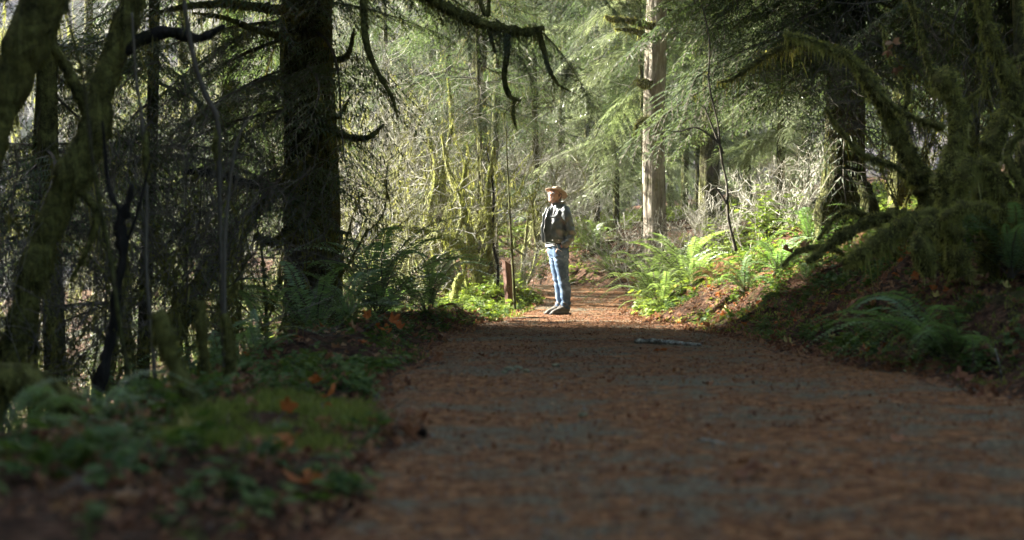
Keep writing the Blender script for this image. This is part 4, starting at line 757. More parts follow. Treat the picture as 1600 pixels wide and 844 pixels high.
while cnt < 280:
    y = random.uniform(4, 22) if cnt % 3 else random.uniform(8, 18); right = random.random() < .68; l, r_ = float(path_l(y)), float(path_r(y))
    x = r_ + abs(random.gauss(0, 1.1)) if right else l - abs(random.gauss(0, .9)) - .05
    if abs(x) > .37 * y: continue
    q = random.random(); leaf(x, y, random.uniform(.06, .14), random.choice(me_y) if q < .12 else me_l[random.randrange(4, 8)] if q < .42 else me_l[random.randrange(4)], .45, .04); cnt += 1
for px, py, s, k in ((1152, 752, .13, 0), (1025, 553, .12, 4), (1052, 497, .16, 5), (872, 709, .06, 9), (1160, 740, .1, 0), (480, 780, .14, 5), (605, 520, .2, 5), (1240, 545, .1, 4), (700, 640, .07, 9), (1400, 700, .08, 8), (960, 600, .07, 9), (880, 590, .06, 8), (750, 560, .08, 9), (640, 700, .07, 8), (1000, 660, .06, 9), (1100, 610, .07, 9), (1280, 660, .08, 8), (985, 520, .08, 9)):
    Y = CAM_Z * F_PX / (py - H_PY); leaf((px - 800) / F_PX * Y, Y, s * 1.1, me_l[k], .2, .03, path)
for px, py, Y, s in ((575, 495, 11.5, .12), (612, 503, 11.2, .14), (604, 520, 11.2, .12), (590, 512, 11.3, .1), (625, 512, 11.4, .1), (298, 712, 4.4, .13), (400, 640, 6, .15), (1260, 390, 14, .2), (1235, 395, 14, .18)):
    q = P(px, py, Y); o = link('fallen_leaf', me_l[5 if Y > 10 and px < 1000 else 1], ground, tuple(q), (R(random.uniform(30, 110)), random.uniform(-1, 1), random.uniform(-3, 3)), s)

# ------------------------------------------------------------------ the wooden post, the stick and small things on the path
M['post'] = None
t = NT('weathered_post_wood'); n1 = t.noise(2, 5, .6, t.coord('Object', (14, 14, 1.2))); M['post'] = t.pbr(t.ramp(n1.outputs[0], [(.3, (.05, .028, .018)), (.55, (.14, .075, .05)), (.75, (.25, .16, .115))]), .8, t.bump(n1.outputs[0], .6, .02), spec=.2)
def post():
    Y = 22.2; x = (797 - 800) / F_PX * Y; root = thing('wooden_post', 'short leaning brown wooden post with a slanted top at the left trail edge', 'post', (x, Y, gzs(x, Y)))
    w, d, h = .056, .045, .69; b = bmesh.new()
    vs = [b.verts.new((sx * w, sy * d, z)) for z in (-.1, .35) for sx, sy in ((-1, -1), (1, -1), (1, 1), (-1, 1))]
    tp = [b.verts.new((sx * w * .97, sy * d * .97, h + (.05 if sx < 0 else -.02) + (.0 if sy < 0 else .02))) for sx, sy in ((-1, -1), (1, -1), (1, 1), (-1, 1))]; vs += tp
    for k in range(2):
        for i in range(4): b.faces.new((vs[k * 4 + i], vs[k * 4 + (i + 1) % 4], vs[k * 4 + 4 + (i + 1) % 4], vs[k * 4 + 4 + i]))
    b.faces.new(tp); bmesh.ops.bevel(b, geom=list(b.edges), offset=.006, segments=2, affect='EDGES'); me = bpy.data.meshes.new('post'); b.to_mesh(me); b.free(); me.materials.append(M['post'])
    link('post_body', me, root); root.rotation_euler = (0, R(-6), R(38))
post()
t = NT('lichen_bark'); n1 = t.noise(9, 5, .7, t.coord('Object', (1.5, 3, 3))); M['stick'] = t.pbr(t.ramp(n1.outputs[0], [(.4, (.05, .045, .035)), (.5, (.22, .23, .18)), (.62, (.5, .52, .44))]), .8, t.bump(n1.outputs[0], .5, .01))
def stick(label, pts, rads, mat='stick', name='stick'):
    p0 = np.array(pts[0]); z0 = gzs(p0[0], p0[1]); root = thing(name, label, name, (p0[0], p0[1], z0)); b = MB()
    limb(b, [np.array([q[0], q[1], gzs(q[0], q[1]) + q[2]]) - [p0[0], p0[1], z0] for q in pts], rads, n=16, sides=8, noise=.14); link('wood', b.mesh('wood', [M[mat]]), root); return root
s = stick('pale lichen covered stick lying on the trail ahead of the man', [(1.03, 11.9, .03), (1.2, 11.75, .035), (1.38, 11.6, .03), (1.53, 11.5, .022)], [.018, .021, .016, .009])
b = MB(); limb(b, [(.15, -.12, .03), (.19, -.22, .05), (.2, -.3, .03)], [.008, .006, .002], n=6, sides=5); link('side_twig', b.mesh('side_twig', [M['stick']]), s)
stick('thin grey stick at the foot of the right bank', [(2.55, 14.6, .03), (2.85, 14.9, .06), (3.15, 15.1, .05)], [.008, .009, .005])
stick('small pale wood chip on the near trail', [(.62, 4.8, .02), (.66, 4.75, .025), (.71, 4.72, .02)], [.004, .005, .003], name='chip')
stick('dark forked twig lying on the trail near the feet of the man', [(-.02, 18.4, .02), (.25, 18.3, .03), (.45, 18.5, .02)], [.012, .012, .006], 'dark_twig')
stick('white broken stem standing on the lower right bank', [(2.62, 7.6, -.02), (2.6, 7.58, .1), (2.57, 7.57, .2)], [.006, .005, .003])
for k, (px, py, s) in enumerate(((795, 585, .028), (808, 584, .03), (822, 588, .022), (788, 588, .018), (868, 577, .024), (910, 655, .02), (1230, 400, .02))[:6]):
    Y = CAM_Z * F_PX / (py - H_PY); x = (px - 800) / F_PX * Y; b = bmesh.new(); bmesh.ops.create_icosphere(b, subdivisions=2, radius=s)
    rr_ = random.Random(k)
    for v in b.verts: v.co *= 1 + rr_.uniform(-.2, .2); v.co.z *= .55
    me = bpy.data.meshes.new('lichen_tuft'); b.to_mesh(me); b.free(); me.materials.append(M['lichen'])
    o = link('lichen_tuft', me, None, (x, Y, gzs(x, Y) + .02), label=['pale lichen tuft, second from left in the cluster on the trail', 'pale lichen tuft, brightest in the cluster on the trail', 'pale lichen tuft, rightmost of the cluster on the trail', 'small pale lichen tuft at the left end of the cluster', 'pale lichen tuft alone right of the cluster', 'blurred pale lichen tuft on the near trail'][k], cat='lichen', group='lichen tufts on the trail')
x, Y = P(652, 692, 4.95)[:2]; root = thing('fir_cone', 'small dark fir cone lying on the left of the near trail', 'cone', (x, Y, gzs(x, Y) + .03)); b = MB()
for k in range(9):
    u = k / 8; rr_ = .017 * math.sin(math.pi * (.12 + .8 * u)) + .003; a = np.arange(7) / 7 * 6.28 + k * .5; q = np.stack([np.full(7, (u - .5) * .055), np.cos(a) * rr_ * .5, np.sin(a) * rr_ * .5], -1)
    b.cards(q, np.stack([np.full(7, .8), np.cos(a), np.sin(a)], -1), np.stack([-np.full(7, 1.), np.cos(a), np.sin(a)], -1), rr_ * 1.3, .014, 0, mid=.7)
b.tube([(-.03, 0, 0), (0, 0, 0), (.03, 0, 0)], [.008, .012, .004], 8, 0); link('scales', b.mesh('scales', [M['bark_black']]), root)
# ------------------------------------------------------------------ the man (local: faces -Y, his left is +X)
def ringloft(rings, sides=24, m=0, fold=None, b=None, caps=True, sup=2.0):
    """rings: (centre x, y, z, half width, half depth, tilt about x)"""
    b = b or MB(); a = np.linspace(0, 2 * math.pi, sides, endpoint=False); V = []
    for k, q in enumerate(rings):
        cx, cy, cz, rx, ry = q[:5]; tl = q[5] if len(q) > 5 else 0; ty = q[6] if len(q) > 6 else 0
        c, s = np.cos(a), np.sin(a); e = 2 / sup; X_ = np.sign(c) * np.abs(c) ** e * rx; Y_ = np.sign(s) * np.abs(s) ** e * ry
        f = 1 if fold is None else 1 + fold(k, a); X_ = X_ * f; Y_ = Y_ * f
        V.append(np.stack([cx + X_, cy + Y_ * math.cos(tl), cz + Y_ * math.sin(tl) + X_ * math.sin(ty)], -1))
    n = len(rings); V = np.array(V).reshape(-1, 3); i = np.arange(n - 1)[:, None] * sides; j = np.arange(sides)[None]; kk = (j + 1) % sides
    F = np.stack([i + j, i + kk, i + sides + kk, i + sides + j], -1).reshape(-1, 4)
    if caps:
        V = np.vstack([V, V[:sides].mean(0)[None], V[-sides:].mean(0)[None]]); jj = np.arange(sides); k2 = (jj + 1) % sides; e0 = (n - 1) * sides; c0 = n * sides
        F = np.vstack([F, np.stack([k2, jj, np.full(sides, c0), np.full(sides, c0)], -1), np.stack([e0 + jj, e0 + k2, np.full(sides, c0 + 1), np.full(sides, c0 + 1)], -1)])
    b.add(V, F, m, True); return b
def dens(keys, n):
    keys = np.array(keys, float); t = np.linspace(0, len(keys) - 1, n); i = np.minimum(t.astype(int), len(keys) - 2); u = (t - i)[:, None]
    q = np.vstack([2 * keys[0] - keys[1], keys, 2 * keys[-1] - keys[-2]]); a, b_, c, e = q[i], q[i + 1], q[i + 2], q[i + 3]
    return .5 * (2 * b_ + (c - a) * u + (2 * a - 5 * b_ + 4 * c - e) * u * u + (-a + 3 * b_ - 3 * c + e) * u ** 3)
def fuse(name, mb, mats, voxel=.008, smooth=2, disp=None):
    """joins overlapping lofts into one continuous skin, then adds the folds"""
    o = bpy.data.objects.new('fusing', mb.mesh('fusing', mats)); COL.objects.link(o)
    md = o.modifiers.new('r', 'REMESH'); md.mode = 'VOXEL'; md.voxel_size = voxel; md.use_smooth_shade = True
    md = o.modifiers.new('s', 'SMOOTH'); md.factor = .5; md.iterations = smooth
    dg = bpy.context.evaluated_depsgraph_get(); me = bpy.data.meshes.new_from_object(o.evaluated_get(dg)); me.name = name
    bpy.data.objects.remove(o)
    me.materials.clear()
    for m in mats: me.materials.append(m)
    if disp:
        n = len(me.vertices); co = np.empty(n * 3); me.vertices.foreach_get('co', co); co = co.reshape(-1, 3); nr = np.empty(n * 3); me.vertices.foreach_get('normal', nr); nr = nr.reshape(-1, 3)
        co = co + nr * disp(co, nr)[:, None]; me.vertices.foreach_set('co', co.ravel()); me.update()
    me.polygons.foreach_set('use_smooth', np.ones(len(me.polygons), bool)); return me
t = NT('skin'); n1 = t.noise(40, 3, .6, t.coord('Object')); M['skin'] = t.pbr(t.ramp(n1.outputs[0], [(.3, (.46, .23, .15)), (.7, (.6, .34, .24))]), .5, t.bump(n1.outputs[0], .3, .002), spec=.4)
t = NT('black_leather'); n1 = t.noise(18, 5, .6, t.coord('Object')); n2 = t.noise(160, 3, .6, t.coord('Object'))
M['leather'] = t.pbr(t.ramp(n1.outputs[0], [(.3, (.035, .045, .045)), (.7, (.10, .12, .12))]), .38, t.bump(n1.outputs[0], .7, .012), spec=1.0, Coat_Weight=.25, Coat_Roughness=.4)
t = NT('denim'); n1 = t.noise(7, 5, .7, t.coord('Object')); n2 = t.n('ShaderNodeTexWave'); n2.inputs['Scale'].default_value = 90; t.l(t.coord('Object'), n2.inputs[0])
c = t.ramp(n1.outputs[0], [(.35, (.035, .062, .105)), (.5, (.08, .125, .195)), (.65, (.18, .25, .345))]); M['denim'] = t.pbr(c, .85, t.bump(n1.outputs[0], .5, .012), spec=.15)
t = NT('felt'); n1 = t.noise(25, 4, .6, t.coord('Object')); M['felt'] = t.pbr(t.ramp(n1.outputs[0], [(.3, (.31, .225, .155)), (.7, (.44, .33, .24))]), .85, t.bump(n1.outputs[0], .3, .004), spec=.15)
t = NT('boot_leather'); n1 = t.noise(20, 4, .6, t.coord('Object')); M['boot'] = t.pbr(t.ramp(n1.outputs[0], [(.3, (.06, .055, .045)), (.7, (.16, .145, .12))]), .7, t.bump(n1.outputs[0], .6, .006), spec=.3)
def flat(name, col, rough=.6, spec=.4, **k): t = NT(name); return t.pbr(col, rough, spec=spec, **k)
M['sole'] = flat('rubber_sole', (.03, .03, .03), .8); M['beard'] = flat('grey_beard', (.42, .38, .34), .9, .1); M['hair'] = flat('grey_brown_hair', (.2, .15, .11), .9, .1)
M['eye'] = flat('eye_white', (.7, .68, .65), .2); M['iris'] = flat('iris', (.05, .035, .025), .2); M['lip'] = flat('lip', (.42, .17, .13), .5); M['frame'] = flat('glasses_frame', (.06, .05, .05), .3, .6)
M['metal'] = flat('zip_metal', (.6, .6, .58), .3, .8, Metallic=.9); M['maroon'] = flat('maroon_shirt', (.10, .035, .03), .85, .1); M['charcoal'] = flat('charcoal_shirt', (.04, .04, .045), .9, .1); M['white'] = flat('pale_stripe', (.7, .7, .68), .8, .1)
M['band'] = flat('hat_band', (.14, .08, .05), .7, .2)
t = NT('lens'); gl = t.n('ShaderNodeBsdfTransparent'); gs = t.n('ShaderNodeBsdfGlossy'); gs.inputs['Roughness'].default_value = .05; mx = t.n('ShaderNodeMixShader'); mx.inputs[0].default_value = .16; t.l(gl.outputs[0], mx.inputs[1]); t.l(gs.outputs[0], mx.inputs[2]); t.l(mx.outputs[0], t.out.inputs[0]); M['lens'] = t.m
def man():
    x, y = MAN; z = gzs(x, y) + .015
    root = thing('person', 'man in tan brimmed hat, glasses, black leather jacket and blue jeans standing on the trail', 'person', (x, y, z)); root.rotation_euler = (0, 0, R(-64))
    fold = lambda co, amp, fx, fz: amp * (vnoise(co[:, 0] * fx + co[:, 2] * fz * .6, co[:, 2] * fz + co[:, 1] * fx))
    # body under the clothes: one skin from the ankles to the neck, arms and hands, head added in the same fusion
    def leg(sx, cy, grow, top=.98, bot=.06, dy=0):
        k = [(sx * 1.12, 0 + cy, bot, .042, .052), (sx * 1.1, .0 + cy, .18, .047, .058), (sx * 1.06, -.005 + cy, .34, .058, .066), (sx * 1.02, -.03 + cy, .50, .060, .066), (sx, -.05 + cy, .60, .068, .075), (sx * .98, -.065 + cy, .76, .082, .094), (sx * .92, -.07 + cy, .90, .092, .11), (sx * .75, -.07 + cy, top, .095, .115)]
        return [(a, b_, c, d + grow, e + grow) for a, b_, c, d, e in k]
    body = MB()
    for sx, cy in ((.10, 0), (-.10, .03)): ringloft(dens(leg(sx, cy, -.006), 20), 20, b=body)
    torso = [(0, -.07, .88, .14, .10), (0, -.075, .98, .16, .115), (0, -.09, 1.08, .155, .12), (0, -.10, 1.2, .16, .12), (0, -.09, 1.34, .175, .12), (0, -.07, 1.46, .165, .10), (0, -.06, 1.53, .09, .075)]
    ringloft(dens(torso, 20), 24, b=body)
    NECK = np.array([0, -.07, 1.52]); HC = np.array([.0, -.115, 1.695])   # head centre
    def headpart(V): return V
    ringloft(dens([(0, -.06, 1.48, .062, .066), (0, -.075, 1.56, .058, .062), (0, -.09, 1.62, .058, .062)], 6), 20, b=body)
    # head: rings from chin to crown in a tilted frame
    hd = MB(); hr = [(0, -.060, -.112, .022, .020), (0, -.050, -.104, .040, .036), (0, -.034, -.080, .058, .060), (0, -.018, -.045, .068, .080), (0, -.008, -.01, .073, .090), (0, 0, .03, .076, .096), (0, .004, .065, .074, .093), (0, .006, .095, .058, .074), (0, .006, .115, .028, .036)]
    ringloft(dens(hr, 26), 28, b=hd, sup=2.2)
    hd.tube([(0, -.088, .018), (0, -.100, -.005), (0, -.112, -.022), (0, -.098, -.034)], [.008, .010, .014, .009], 10)   # nose
    hd.tube([(-.045, -.078, .030), (0, -.096, .032), (.045, -.078, .030)], [.008, .010, .008], 8)                     # brow
    hd.tube([(-.05, -.068, -.02), (-.035, -.078, -.03)], [.016, .014], 10); hd.tube([(.05, -.068, -.02), (.035, -.078, -.03)], [.016, .014], 10)  # cheeks
    for sx in (-1, 1): hd.tube([(sx * .074, .012, -.028), (sx * .082, .016, -.005), (sx * .084, .02, .018), (sx * .076, .012, .028)], [.007, .011, .012, .006], 8)   # ears
    Rh = Matrix.Rotation(R(8), 3, 'X').inverted() @ Matrix.Rotation(R(0), 3, 'Z'); Rh = Matrix.Rotation(R(-16), 3, 'Z') @ Matrix.Rotation(R(-8), 3, 'X')   # chin up, turned a little from the body towards the lens
    Rh = np.array(Matrix.Rotation(R(24), 3, 'Z') @ Matrix.Rotation(R(-17), 3, 'X'))
    hT = lambda v: np.asarray(v) @ Rh.T + HC
    for V_, F_ in zip(hd.V, hd.F): pass
    off = body.n
    for V_, F_, M_, S_ in zip(hd.V, hd.F, hd.M, hd.S): body.V.append(hT(V_)); body.F.append(F_ + off); body.M.append(M_); body.S.append(S_)
    body.n += hd.n
    # arms: left one bent back with its hand in the jeans pocket, right one likewise on the far side
    def arm(s, grow): # shoulder, elbow, wrist
        k = [(s * .165, -.06, 1.505, .060), (s * .215, -.045, 1.42, .060), (s * .238, -.005, 1.28, .050), (s * .25, .018, 1.17, .046), (s * .242, .012, 1.12, .045), (s * .225, -.03, 1.04, .043), (s * .195, -.085, .985, .036)]
        return np.array([(a, b_, c, r_ + grow) for a, b_, c, r_ in k])
    for s in (1, -1):
        q = dens(arm(s, -.008), 22); body.tube(q[:, :3], q[:, 3], 16)
        wr = np.array([s * .162, -.10, .965]); pd = np.array([-s * .12, -.25, -1.]); pd /= np.linalg.norm(pd)
        body.tube([wr + np.array([0, 0, .03]), wr, wr + pd * .05, wr + pd * .085], [.026, .028, .034, .030], 12)      # palm
        side = np.array([0, -1., .25]); side /= np.linalg.norm(side)
        for f in range(4):
            bs = wr + pd * .08 + side * (.024 - f * .016); l = (.068, .078, .072, .056)[f]; cu = np.array([-s * .35, .05, 0])
            body.tube([bs, bs + (pd + cu * .3) * l * .45, bs + (pd + cu * .8) * l * .75, bs + (pd + cu * 1.2) * l], [.009, .0085, .008, .006], 8)
        bs = wr + pd * .03 + side * .028; body.tube([bs, bs + side * .025 + pd * .02, bs + side * .032 + pd * .05, bs + side * .03 + pd * .072], [.011, .0105, .0095, .007], 8)   # thumb from the side of the palm
    bo = link('body', fuse('body', body, [M['skin']], .0055, 2), root)
    def hp(name, mb, mat, parent=None, **k): 
        mb.V = [hT(v) for v in mb.V]; return link(name, mb.mesh(name, [M[mat]]), parent or root, **k)
    # eyes, mouth, beard, hair
    for s in (-1, 1):
        b = MB(); ringloft([(s * .031, -.083, .010 + .011 * math.cos(a), .012 * math.sin(a) + 1e-4, .010 * math.sin(a) + 1e-4) for a in np.linspace(math.pi, 0, 8)], 10, b=b); e = hp('eye', b, 'eye')
        b = MB(); b.tube([(s * .031, -.090, .010), (s * .031, -.0945, .010)], [.006, .005], 10); hp('iris', b, 'iris', e)
        b = MB(); b.tube([(s * .050, -.083, .030), (s * .032, -.094, .036), (s * .014, -.094, .032)], [.003, .005, .003], 6); hp('eyebrow', b, 'hair')
    b = MB(); b.tube([(-.026, -.090, -.060), (0, -.100, -.057), (.026, -.090, -.060)], [.003, .0055, .003], 8); b.tube([(-.022, -.090, -.067), (0, -.098, -.068), (.022, -.090, -.067)], [.003, .0055, .003], 8); hp('mouth', b, 'lip')
    b = MB(); r = np.random.default_rng(3); n = 520; a = r.uniform(-1.25, 1.25, n); zz = r.uniform(-.108, -.05, n); 
    yy = -np.cos(a) * (.072 + .022 * sstep(-.11, -.05, zz)) - .022; xx = np.sin(a) * (.052 + .014 * sstep(-.11, -.06, zz)); keep = ~((np.abs(xx) < .026) & (zz > -.074) & (zz < -.054)); xx, yy, zz = xx[keep], yy[keep], zz[keep]; n = len(xx)
    b.cards(np.stack([xx, yy, zz], -1), np.stack([xx * 6, yy * 3, -np.ones(n)], -1) + r.normal(0, .3, (n, 3)), r.normal(0, 1, (n, 3)), .007, .003, 0)
    n = 160; xx = r.uniform(-.03, .03, n); b.cards(np.stack([xx, -.098 + np.abs(xx) * .3, -.045 - np.abs(xx) * .2 + r.normal(0, .003, n)], -1), np.stack([xx * 20, -.3 * np.ones(n), -np.ones(n)], -1), r.normal(0, 1, (n, 3)), .012, .004, 0); hp('beard', b, 'beard')
    b = MB(); n = 1500; a = r.uniform(.35, 2 * math.pi - .35, n) - math.pi / 2 ; a = np.where(np.abs(np.sin(a) + 1) < .25, a + math.pi, a); zz = r.uniform(-.06, .06, n); xx = np.cos(a) * .078; yy = np.sin(a) * .096 + .004; k = (yy > -.02) & ~((np.abs(xx) > .068) & (zz < -.01) & (yy < .03)); xx, yy, zz = xx[k], yy[k], zz[k]; n = len(xx)
    b.cards(np.stack([xx, yy, zz], -1), np.stack([xx * 2, yy * 2, -np.ones(n)], -1) + r.normal(0, .15, (n, 3)), np.stack([-yy, xx, 0 * xx], -1), .018, .006, 0); hp('hair', b, 'hair')
    # glasses
    b = MB()
    for s in (-1, 1):
        a = np.linspace(0, 2 * math.pi, 21); b.tube(np.stack([s * .032 + .024 * np.cos(a), -.104 + .006 * np.abs(np.cos(a) * s + .3), .008 + .018 * np.sin(a)], -1), .0028, 6, cap=False)
        b.tube([(s * .056, -.098, .014), (s * .076, -.06, .014), (s * .082, .01, .012), (s * .078, .03, 0)], .0024, 6)
    b.tube([(-.008, -.104, .012), (0, -.108, .015), (.008, -.104, .012)], .0024, 6); g = hp('glasses', b, 'frame')
    for s in (-1, 1): b = MB(); a = np.linspace(0, 2 * math.pi, 18, endpoint=False); V_ = np.vstack([[[s * .032, -.1045, .008]], np.stack([s * .032 + .023 * np.cos(a), -.103 + 0 * a, .008 + .017 * np.sin(a)], -1)]); b.add(V_, [[0, 1 + i, 1 + (i + 1) % 18] for i in range(18)], 0, True); hp('lens', b, 'lens', g)
    # hat: crown with a pinch, curved brim, band; brim raised at the front
    def hat_ring(R_, z_, dip, k=1.14, n=40):
        a = np.linspace(0, 2 * math.pi, n, endpoint=False); return np.stack([R_ * np.cos(a), R_ * k * np.sin(a) + .004, z_ + dip * np.cos(2 * a)], -1)
    b = MB(); prof = [(.150, .052, .014), (.155, .056, .014), (.150, .060, .014), (.118, .055, .007), (.090, .054, .002), (.083, .062, 0), (.081, .085, 0), (.076, .118, 0), (.066, .140, 0), (.050, .150, 0), (.03, .146, 0), (.012, .138, 0)]
    prof = [(.084, .048, 0), (.115, .048, .005)] + prof
    V_ = np.array([hat_ring(*q) for q in prof]); kk = V_[:, :, 0]
    for q in range(len(prof)):
        if prof[q][1] > .11: pin = np.exp(-(V_[q, :, 0] / .022) ** 2); V_[q, :, 2] -= .022 * pin; V_[q, :, 0] *= 1 - .18 * np.clip(-V_[q, :, 1] / .08, 0, 1)
    n = len(prof); i = np.arange(n - 1)[:, None] * 40; j = np.arange(40)[None]; k2 = (j + 1) % 40; b.add(V_.reshape(-1, 3), np.stack([i + j, i + k2, i + 40 + k2, i + 40 + j], -1).reshape(-1, 4), 0, True)
    b.add(np.vstack([V_[-1], V_[-1].mean(0)[None]]), [[q, (q + 1) % 40, 40] for q in range(40)], 0, True)
    tilt = np.array(Matrix.Rotation(R(-7), 3, 'X')); b.V = [v * np.array([1, 1, .88]) @ tilt.T + np.array([0, .004, .004]) for v in b.V]; ht = hp('hat', b, 'felt'); b = MB(); V_ = np.array([hat_ring(.0855, .058, 0), hat_ring(.0865, .070, 0), hat_ring(.0845, .082, 0)]); b.add(V_.reshape(-1, 3), np.stack([i[:2] + j, i[:2] + k2, i[:2] + 40 + k2, i[:2] + 40 + j], -1).reshape(-1, 4), 0, True); b.V = [v * np.array([1, 1, .88]) @ tilt.T + np.array([0, .004, .004]) for v in b.V]; hp('hat_band', b, 'band', ht)
    # jeans
    jb = MB(); 
    for sx, cy in ((.10, 0), (-.10, .03)): ringloft(dens(leg(sx, cy, .014, 1.0, .085), 30), 28, b=jb)
    ringloft(dens([(0, -.065, .80, .13, .105), (0, -.07, .88, .17, .13), (0, -.072, .97, .175, .135), (0, -.08, 1.05, .17, .13)], 12), 32, b=jb, sup=2.3)
    def jd(co, nr):
        z = co[:, 2]; w = .35 + 1.6 * np.exp(-((z - .50) / .09) ** 2) + 1.8 * np.exp(-((z - .15) / .08) ** 2) + 1.2 * np.exp(-((z - .85) / .09) ** 2)
        return w * (.0032 * np.sin(z * 80 + co[:, 0] * 32 + co[:, 1] * 45 + 9 * vnoise(co[:, 1] * 9, z * 6)) + .017 * vnoise(co[:, 0] * 14 + z * 9, z * 20 + co[:, 1] * 12))
    je = link('jeans', fuse('jeans', jb, [M['denim']], .0065, 2, jd), root)
    b = MB(); b.tube([(.178, -.19, 1.0), (.19, -.165, .93), (.195, -.11, .90), (.194, -.075, .905)], .0035, 6); b.tube([(.175, -.062, 1.0), (.19, -.062, .8), (.17, -.04, .6)], .002, 5); link('seam', b.mesh('seam', [M['white']]), je)
    V_ = []; b = MB()
    for u in (0, 1):
        for v in range(5): a = .55 + .28 * v; V_.append((math.cos(a) * .182 , -.075 + math.sin(a) * .142, .955 - .15 * u))
    F_ = [[q, q + 1, q + 6, q + 5] for q in range(4)]; b.add(V_, F_, 0, True); link('back_pocket', b.mesh('back_pocket', [M['denim']]), je)
    # shirt tail under the jacket
    b = MB(); rg = dens([(0, -.085, .965, .178, .142), (0, -.09, 1.03, .182, .142), (0, -.09, 1.12, .175, .135)], 8); ringloft(rg, 36, fold=lambda k, a: .03 * np.sin(a * 7 + k), b=b, caps=False); sh = link('shirt_tail', b.mesh('shirt_tail', [M['charcoal']]), root)
    b = MB(); 
    for z_ in (.985, 1.005): 
        a = np.linspace(-2.6, -.7, 16); b.tube(np.stack([np.cos(a) * .186, -.09 + np.sin(a) * .15, z_ + .015 * np.cos(a * 2)], -1), .004, 5)
    link('hem_stripe', b.mesh('hem_stripe', [M['white']]), sh)
    b = MB(); ringloft(dens([(0, -.10, 1.2, .15, .13), (0, -.10, 1.42, .13, .125), (0, -.085, 1.52, .085, .085), (0, -.085, 1.585, .07, .074)], 12), 24, b=b); link('shirt', b.mesh('shirt', [M['maroon']]), root)
    # jacket: torso and sleeves in one skin, front panels flaring open, collar, waistband, zip
    jk = MB(); ringloft(dens([(0, -.085, 1.04, .195, .150), (0, -.10, 1.10, .188, .152), (0, -.105, 1.2, .19, .155), (0, -.10, 1.32, .198, .150), (0, -.08, 1.44, .200, .134), (0, -.065, 1.525, .165, .112), (0, -.06, 1.58, .098, .09)], 30), 36, b=jk, sup=2.3)
    for s in (1, -1): q = dens(arm(s, .015), 30); q[-3:, 3] *= .96; jk.tube(q[:, :3], q[:, 3], 20)
    def kd(co, nr):
        X_, Y_, Z_ = co.T; armm = sstep(.19, .23, np.abs(X_)); elb = np.exp(-((Z_ - 1.14) / .10) ** 2)
        f = .006 * np.sin(Z_ * 60 + Y_ * 45 + 5 * vnoise(Z_ * 7, Y_ * 8 + X_ * 5)) * (armm * (.5 + 1.3 * elb)) + .010 * (1 - armm) * np.sin(Z_ * 26 + X_ * 24 + Y_ * 18 + 6 * vnoise(X_ * 7, Z_ * 6)) + .02 * vnoise(X_ * 13 + Y_ * 15, Z_ * 15)
        yoke = (1 - armm) * np.where(np.abs(Z_ - 1.37) < .008, -.008, 0); return f + yoke - .004 * (np.abs(Z_ - 1.09) < .006)
    ja = link('jacket', fuse('jacket', jk, [M['leather']], .0065, 1, kd), root)
    b = MB(); rg = dens([(0, -.085, 1.015, .194, .150), (0, -.087, 1.04, .203, .158), (0, -.095, 1.075, .207, .163)], 6); ringloft(rg, 40, b=b, caps=False, sup=2.3); link('waistband', b.mesh('waistband', [M['leather']]), ja)
    for s in (1, -1):      # open front edges turned outward, each with its zip
        b = MB(); zt = np.linspace(1.03, 1.54, 14); V_ = []
        for z_ in zt:
            u = (z_ - 1.03) / .51; yb = np.interp(z_, [1.03, 1.2, 1.43, 1.54], [-.222, -.252, -.222, -.165]); x0 = s * (.055 + .03 * (1 - u)); ww = .055 + .05 * (1 - u) * (1 if s > 0 else .4)
            for v, (dx, dy) in enumerate(((.05, .012), (0, -.012), (-.018, -.03 - ww * .5), (-.022, -.025 - ww * .5), (.004, .004))): V_.append((x0 + s * dx, yb + dy + .006 * math.sin(z_ * 40 + s), z_))
        i_ = np.arange(13)[:, None] * 5; b.add(V_, np.stack([i_ + np.arange(4), i_ + np.arange(4) + 1, i_ + 6 + np.arange(4), i_ + 5 + np.arange(4)], -1).reshape(-1, 4), 0, True); fp = link('front_panel', b.mesh('front_panel', [M['leather']]), ja)
        b = MB(); q = np.array(V_).reshape(14, 5, 3)[:, 2]; b.tube(q, .003, 5); link('zip', b.mesh('zip', [M['metal']]), fp)
        b = MB(); rg = []; 
        for u in np.linspace(0, 1, 10):      # collar half
            a = -math.pi / 2 + s * (.35 + u * (math.pi - .35)); 
            for v in range(3): rr_ = (.094, .098, .112)[v]; rg.append((math.cos(a) * rr_ * 1.02, -.068 + math.sin(a) * rr_ - (.02 if u < .2 else 0), (1.545, 1.60, 1.625)[v] - .02 * (1 - u) + (.012 if v == 2 else 0) - .03 * (v == 2) * (1 - u)))
        i_ = np.arange(9)[:, None] * 3; b.add(rg, np.stack([i_ + np.arange(2), i_ + np.arange(2) + 1, i_ + 4 + np.arange(2), i_ + 3 + np.arange(2)], -1).reshape(-1, 4), 0, True); link('collar', b.mesh('collar', [M['leather']]), ja)
        q = dens(arm(s, .017), 30); b = MB(); b.tube(q[-4:, :3], q[-4:, 3] + .004, 18); link('cuff', b.mesh('cuff', [M['leather']]), ja)
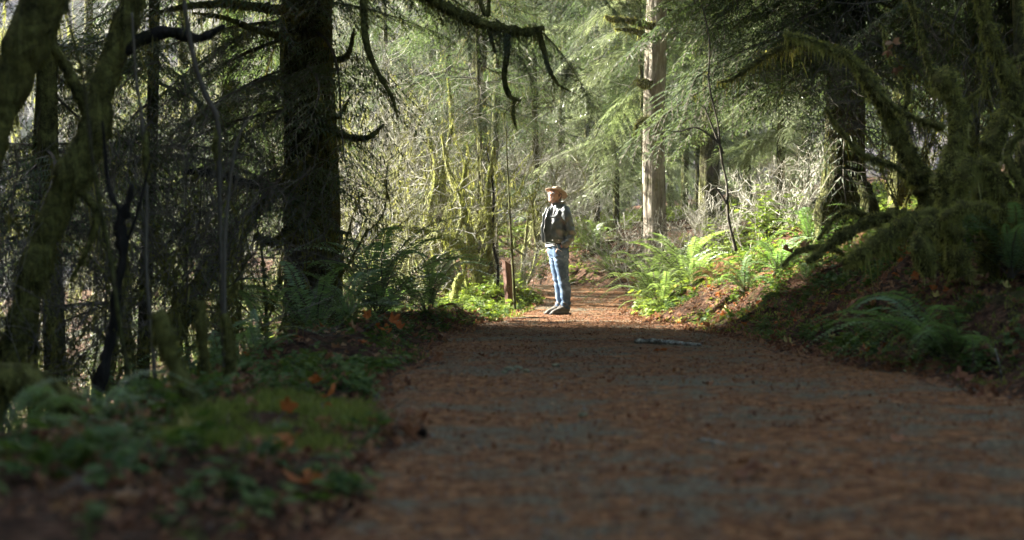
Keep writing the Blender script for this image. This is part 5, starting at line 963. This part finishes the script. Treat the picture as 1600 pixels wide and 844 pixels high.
    b = MB(); b.tube([(.207, -.165, 1.055), (.212, -.165, 1.055)], .008, 10); b.tube([(.16, -.235, 1.055), (.163, -.24, 1.055)], .008, 10); link('snap', b.mesh('snap', [M['metal']]), ja)
    # boots
    for s, cy in ((1, 0), (-1, .03)):
        sx = s * .112; b = MB(); ringloft(dens([(sx, .0 + cy, .175, .055, .062, -.1), (sx, .0 + cy, .12, .052, .064, -.1), (sx, -.015 + cy, .085, .050, .078, -.35), (sx, -.05 + cy, .06, .05, .10, -.30), (sx, -.075 + cy, .035, .05, .15, -.12), (sx, -.085 + cy, .018, .052, .165, 0)], 16), 24, b=b, sup=2.4)
        bt = link('boot', b.mesh('boot', [M['boot']]), root); b = MB(); ringloft([(sx, -.088 + cy, -.016, .050, .168), (sx, -.088 + cy, -.005, .056, .174), (sx, -.088 + cy, .016, .057, .175), (sx, -.088 + cy, .026, .053, .168)], 28, b=b, sup=2.6); link('sole', b.mesh('sole', [M['sole']]), bt)
        b = MB()
        for k in range(6): u = k / 5; yy = -.055 - .085 * u + cy; zz = .155 - .075 * u; b.tube([(sx - .022, yy + .006, zz - .008), (sx, yy - .012, zz + .004), (sx + .022, yy + .006, zz - .008)], .003, 5)
        link('laces', b.mesh('laces', [M['lichen'] if False else M['beard']]), bt)
man()
# ------------------------------------------------------------------ the damp air of the clearing
b = MB(); x0, x1, y0, y1, z0, z1 = -331, 331, -72, 408, -12, 110
b.add([(x0, y0, z0), (x1, y0, z0), (x1, y1, z0), (x0, y1, z0), (x0, y0, z1), (x1, y0, z1), (x1, y1, z1), (x0, y1, z1)], [[0, 3, 2, 1], [4, 5, 6, 7], [0, 1, 5, 4], [1, 2, 6, 5], [2, 3, 7, 6], [3, 0, 4, 7]])
t = NT('haze'); pv = t.n('ShaderNodeVolumePrincipled'); pv.inputs['Color'].default_value = (.93, .95, 1, 1); pv.inputs['Density'].default_value = .0005; pv.inputs['Anisotropy'].default_value = .4
t.l(pv.outputs[0], t.out.inputs['Volume']); link('haze', b.mesh('haze', [t.m]), kind='stuff')
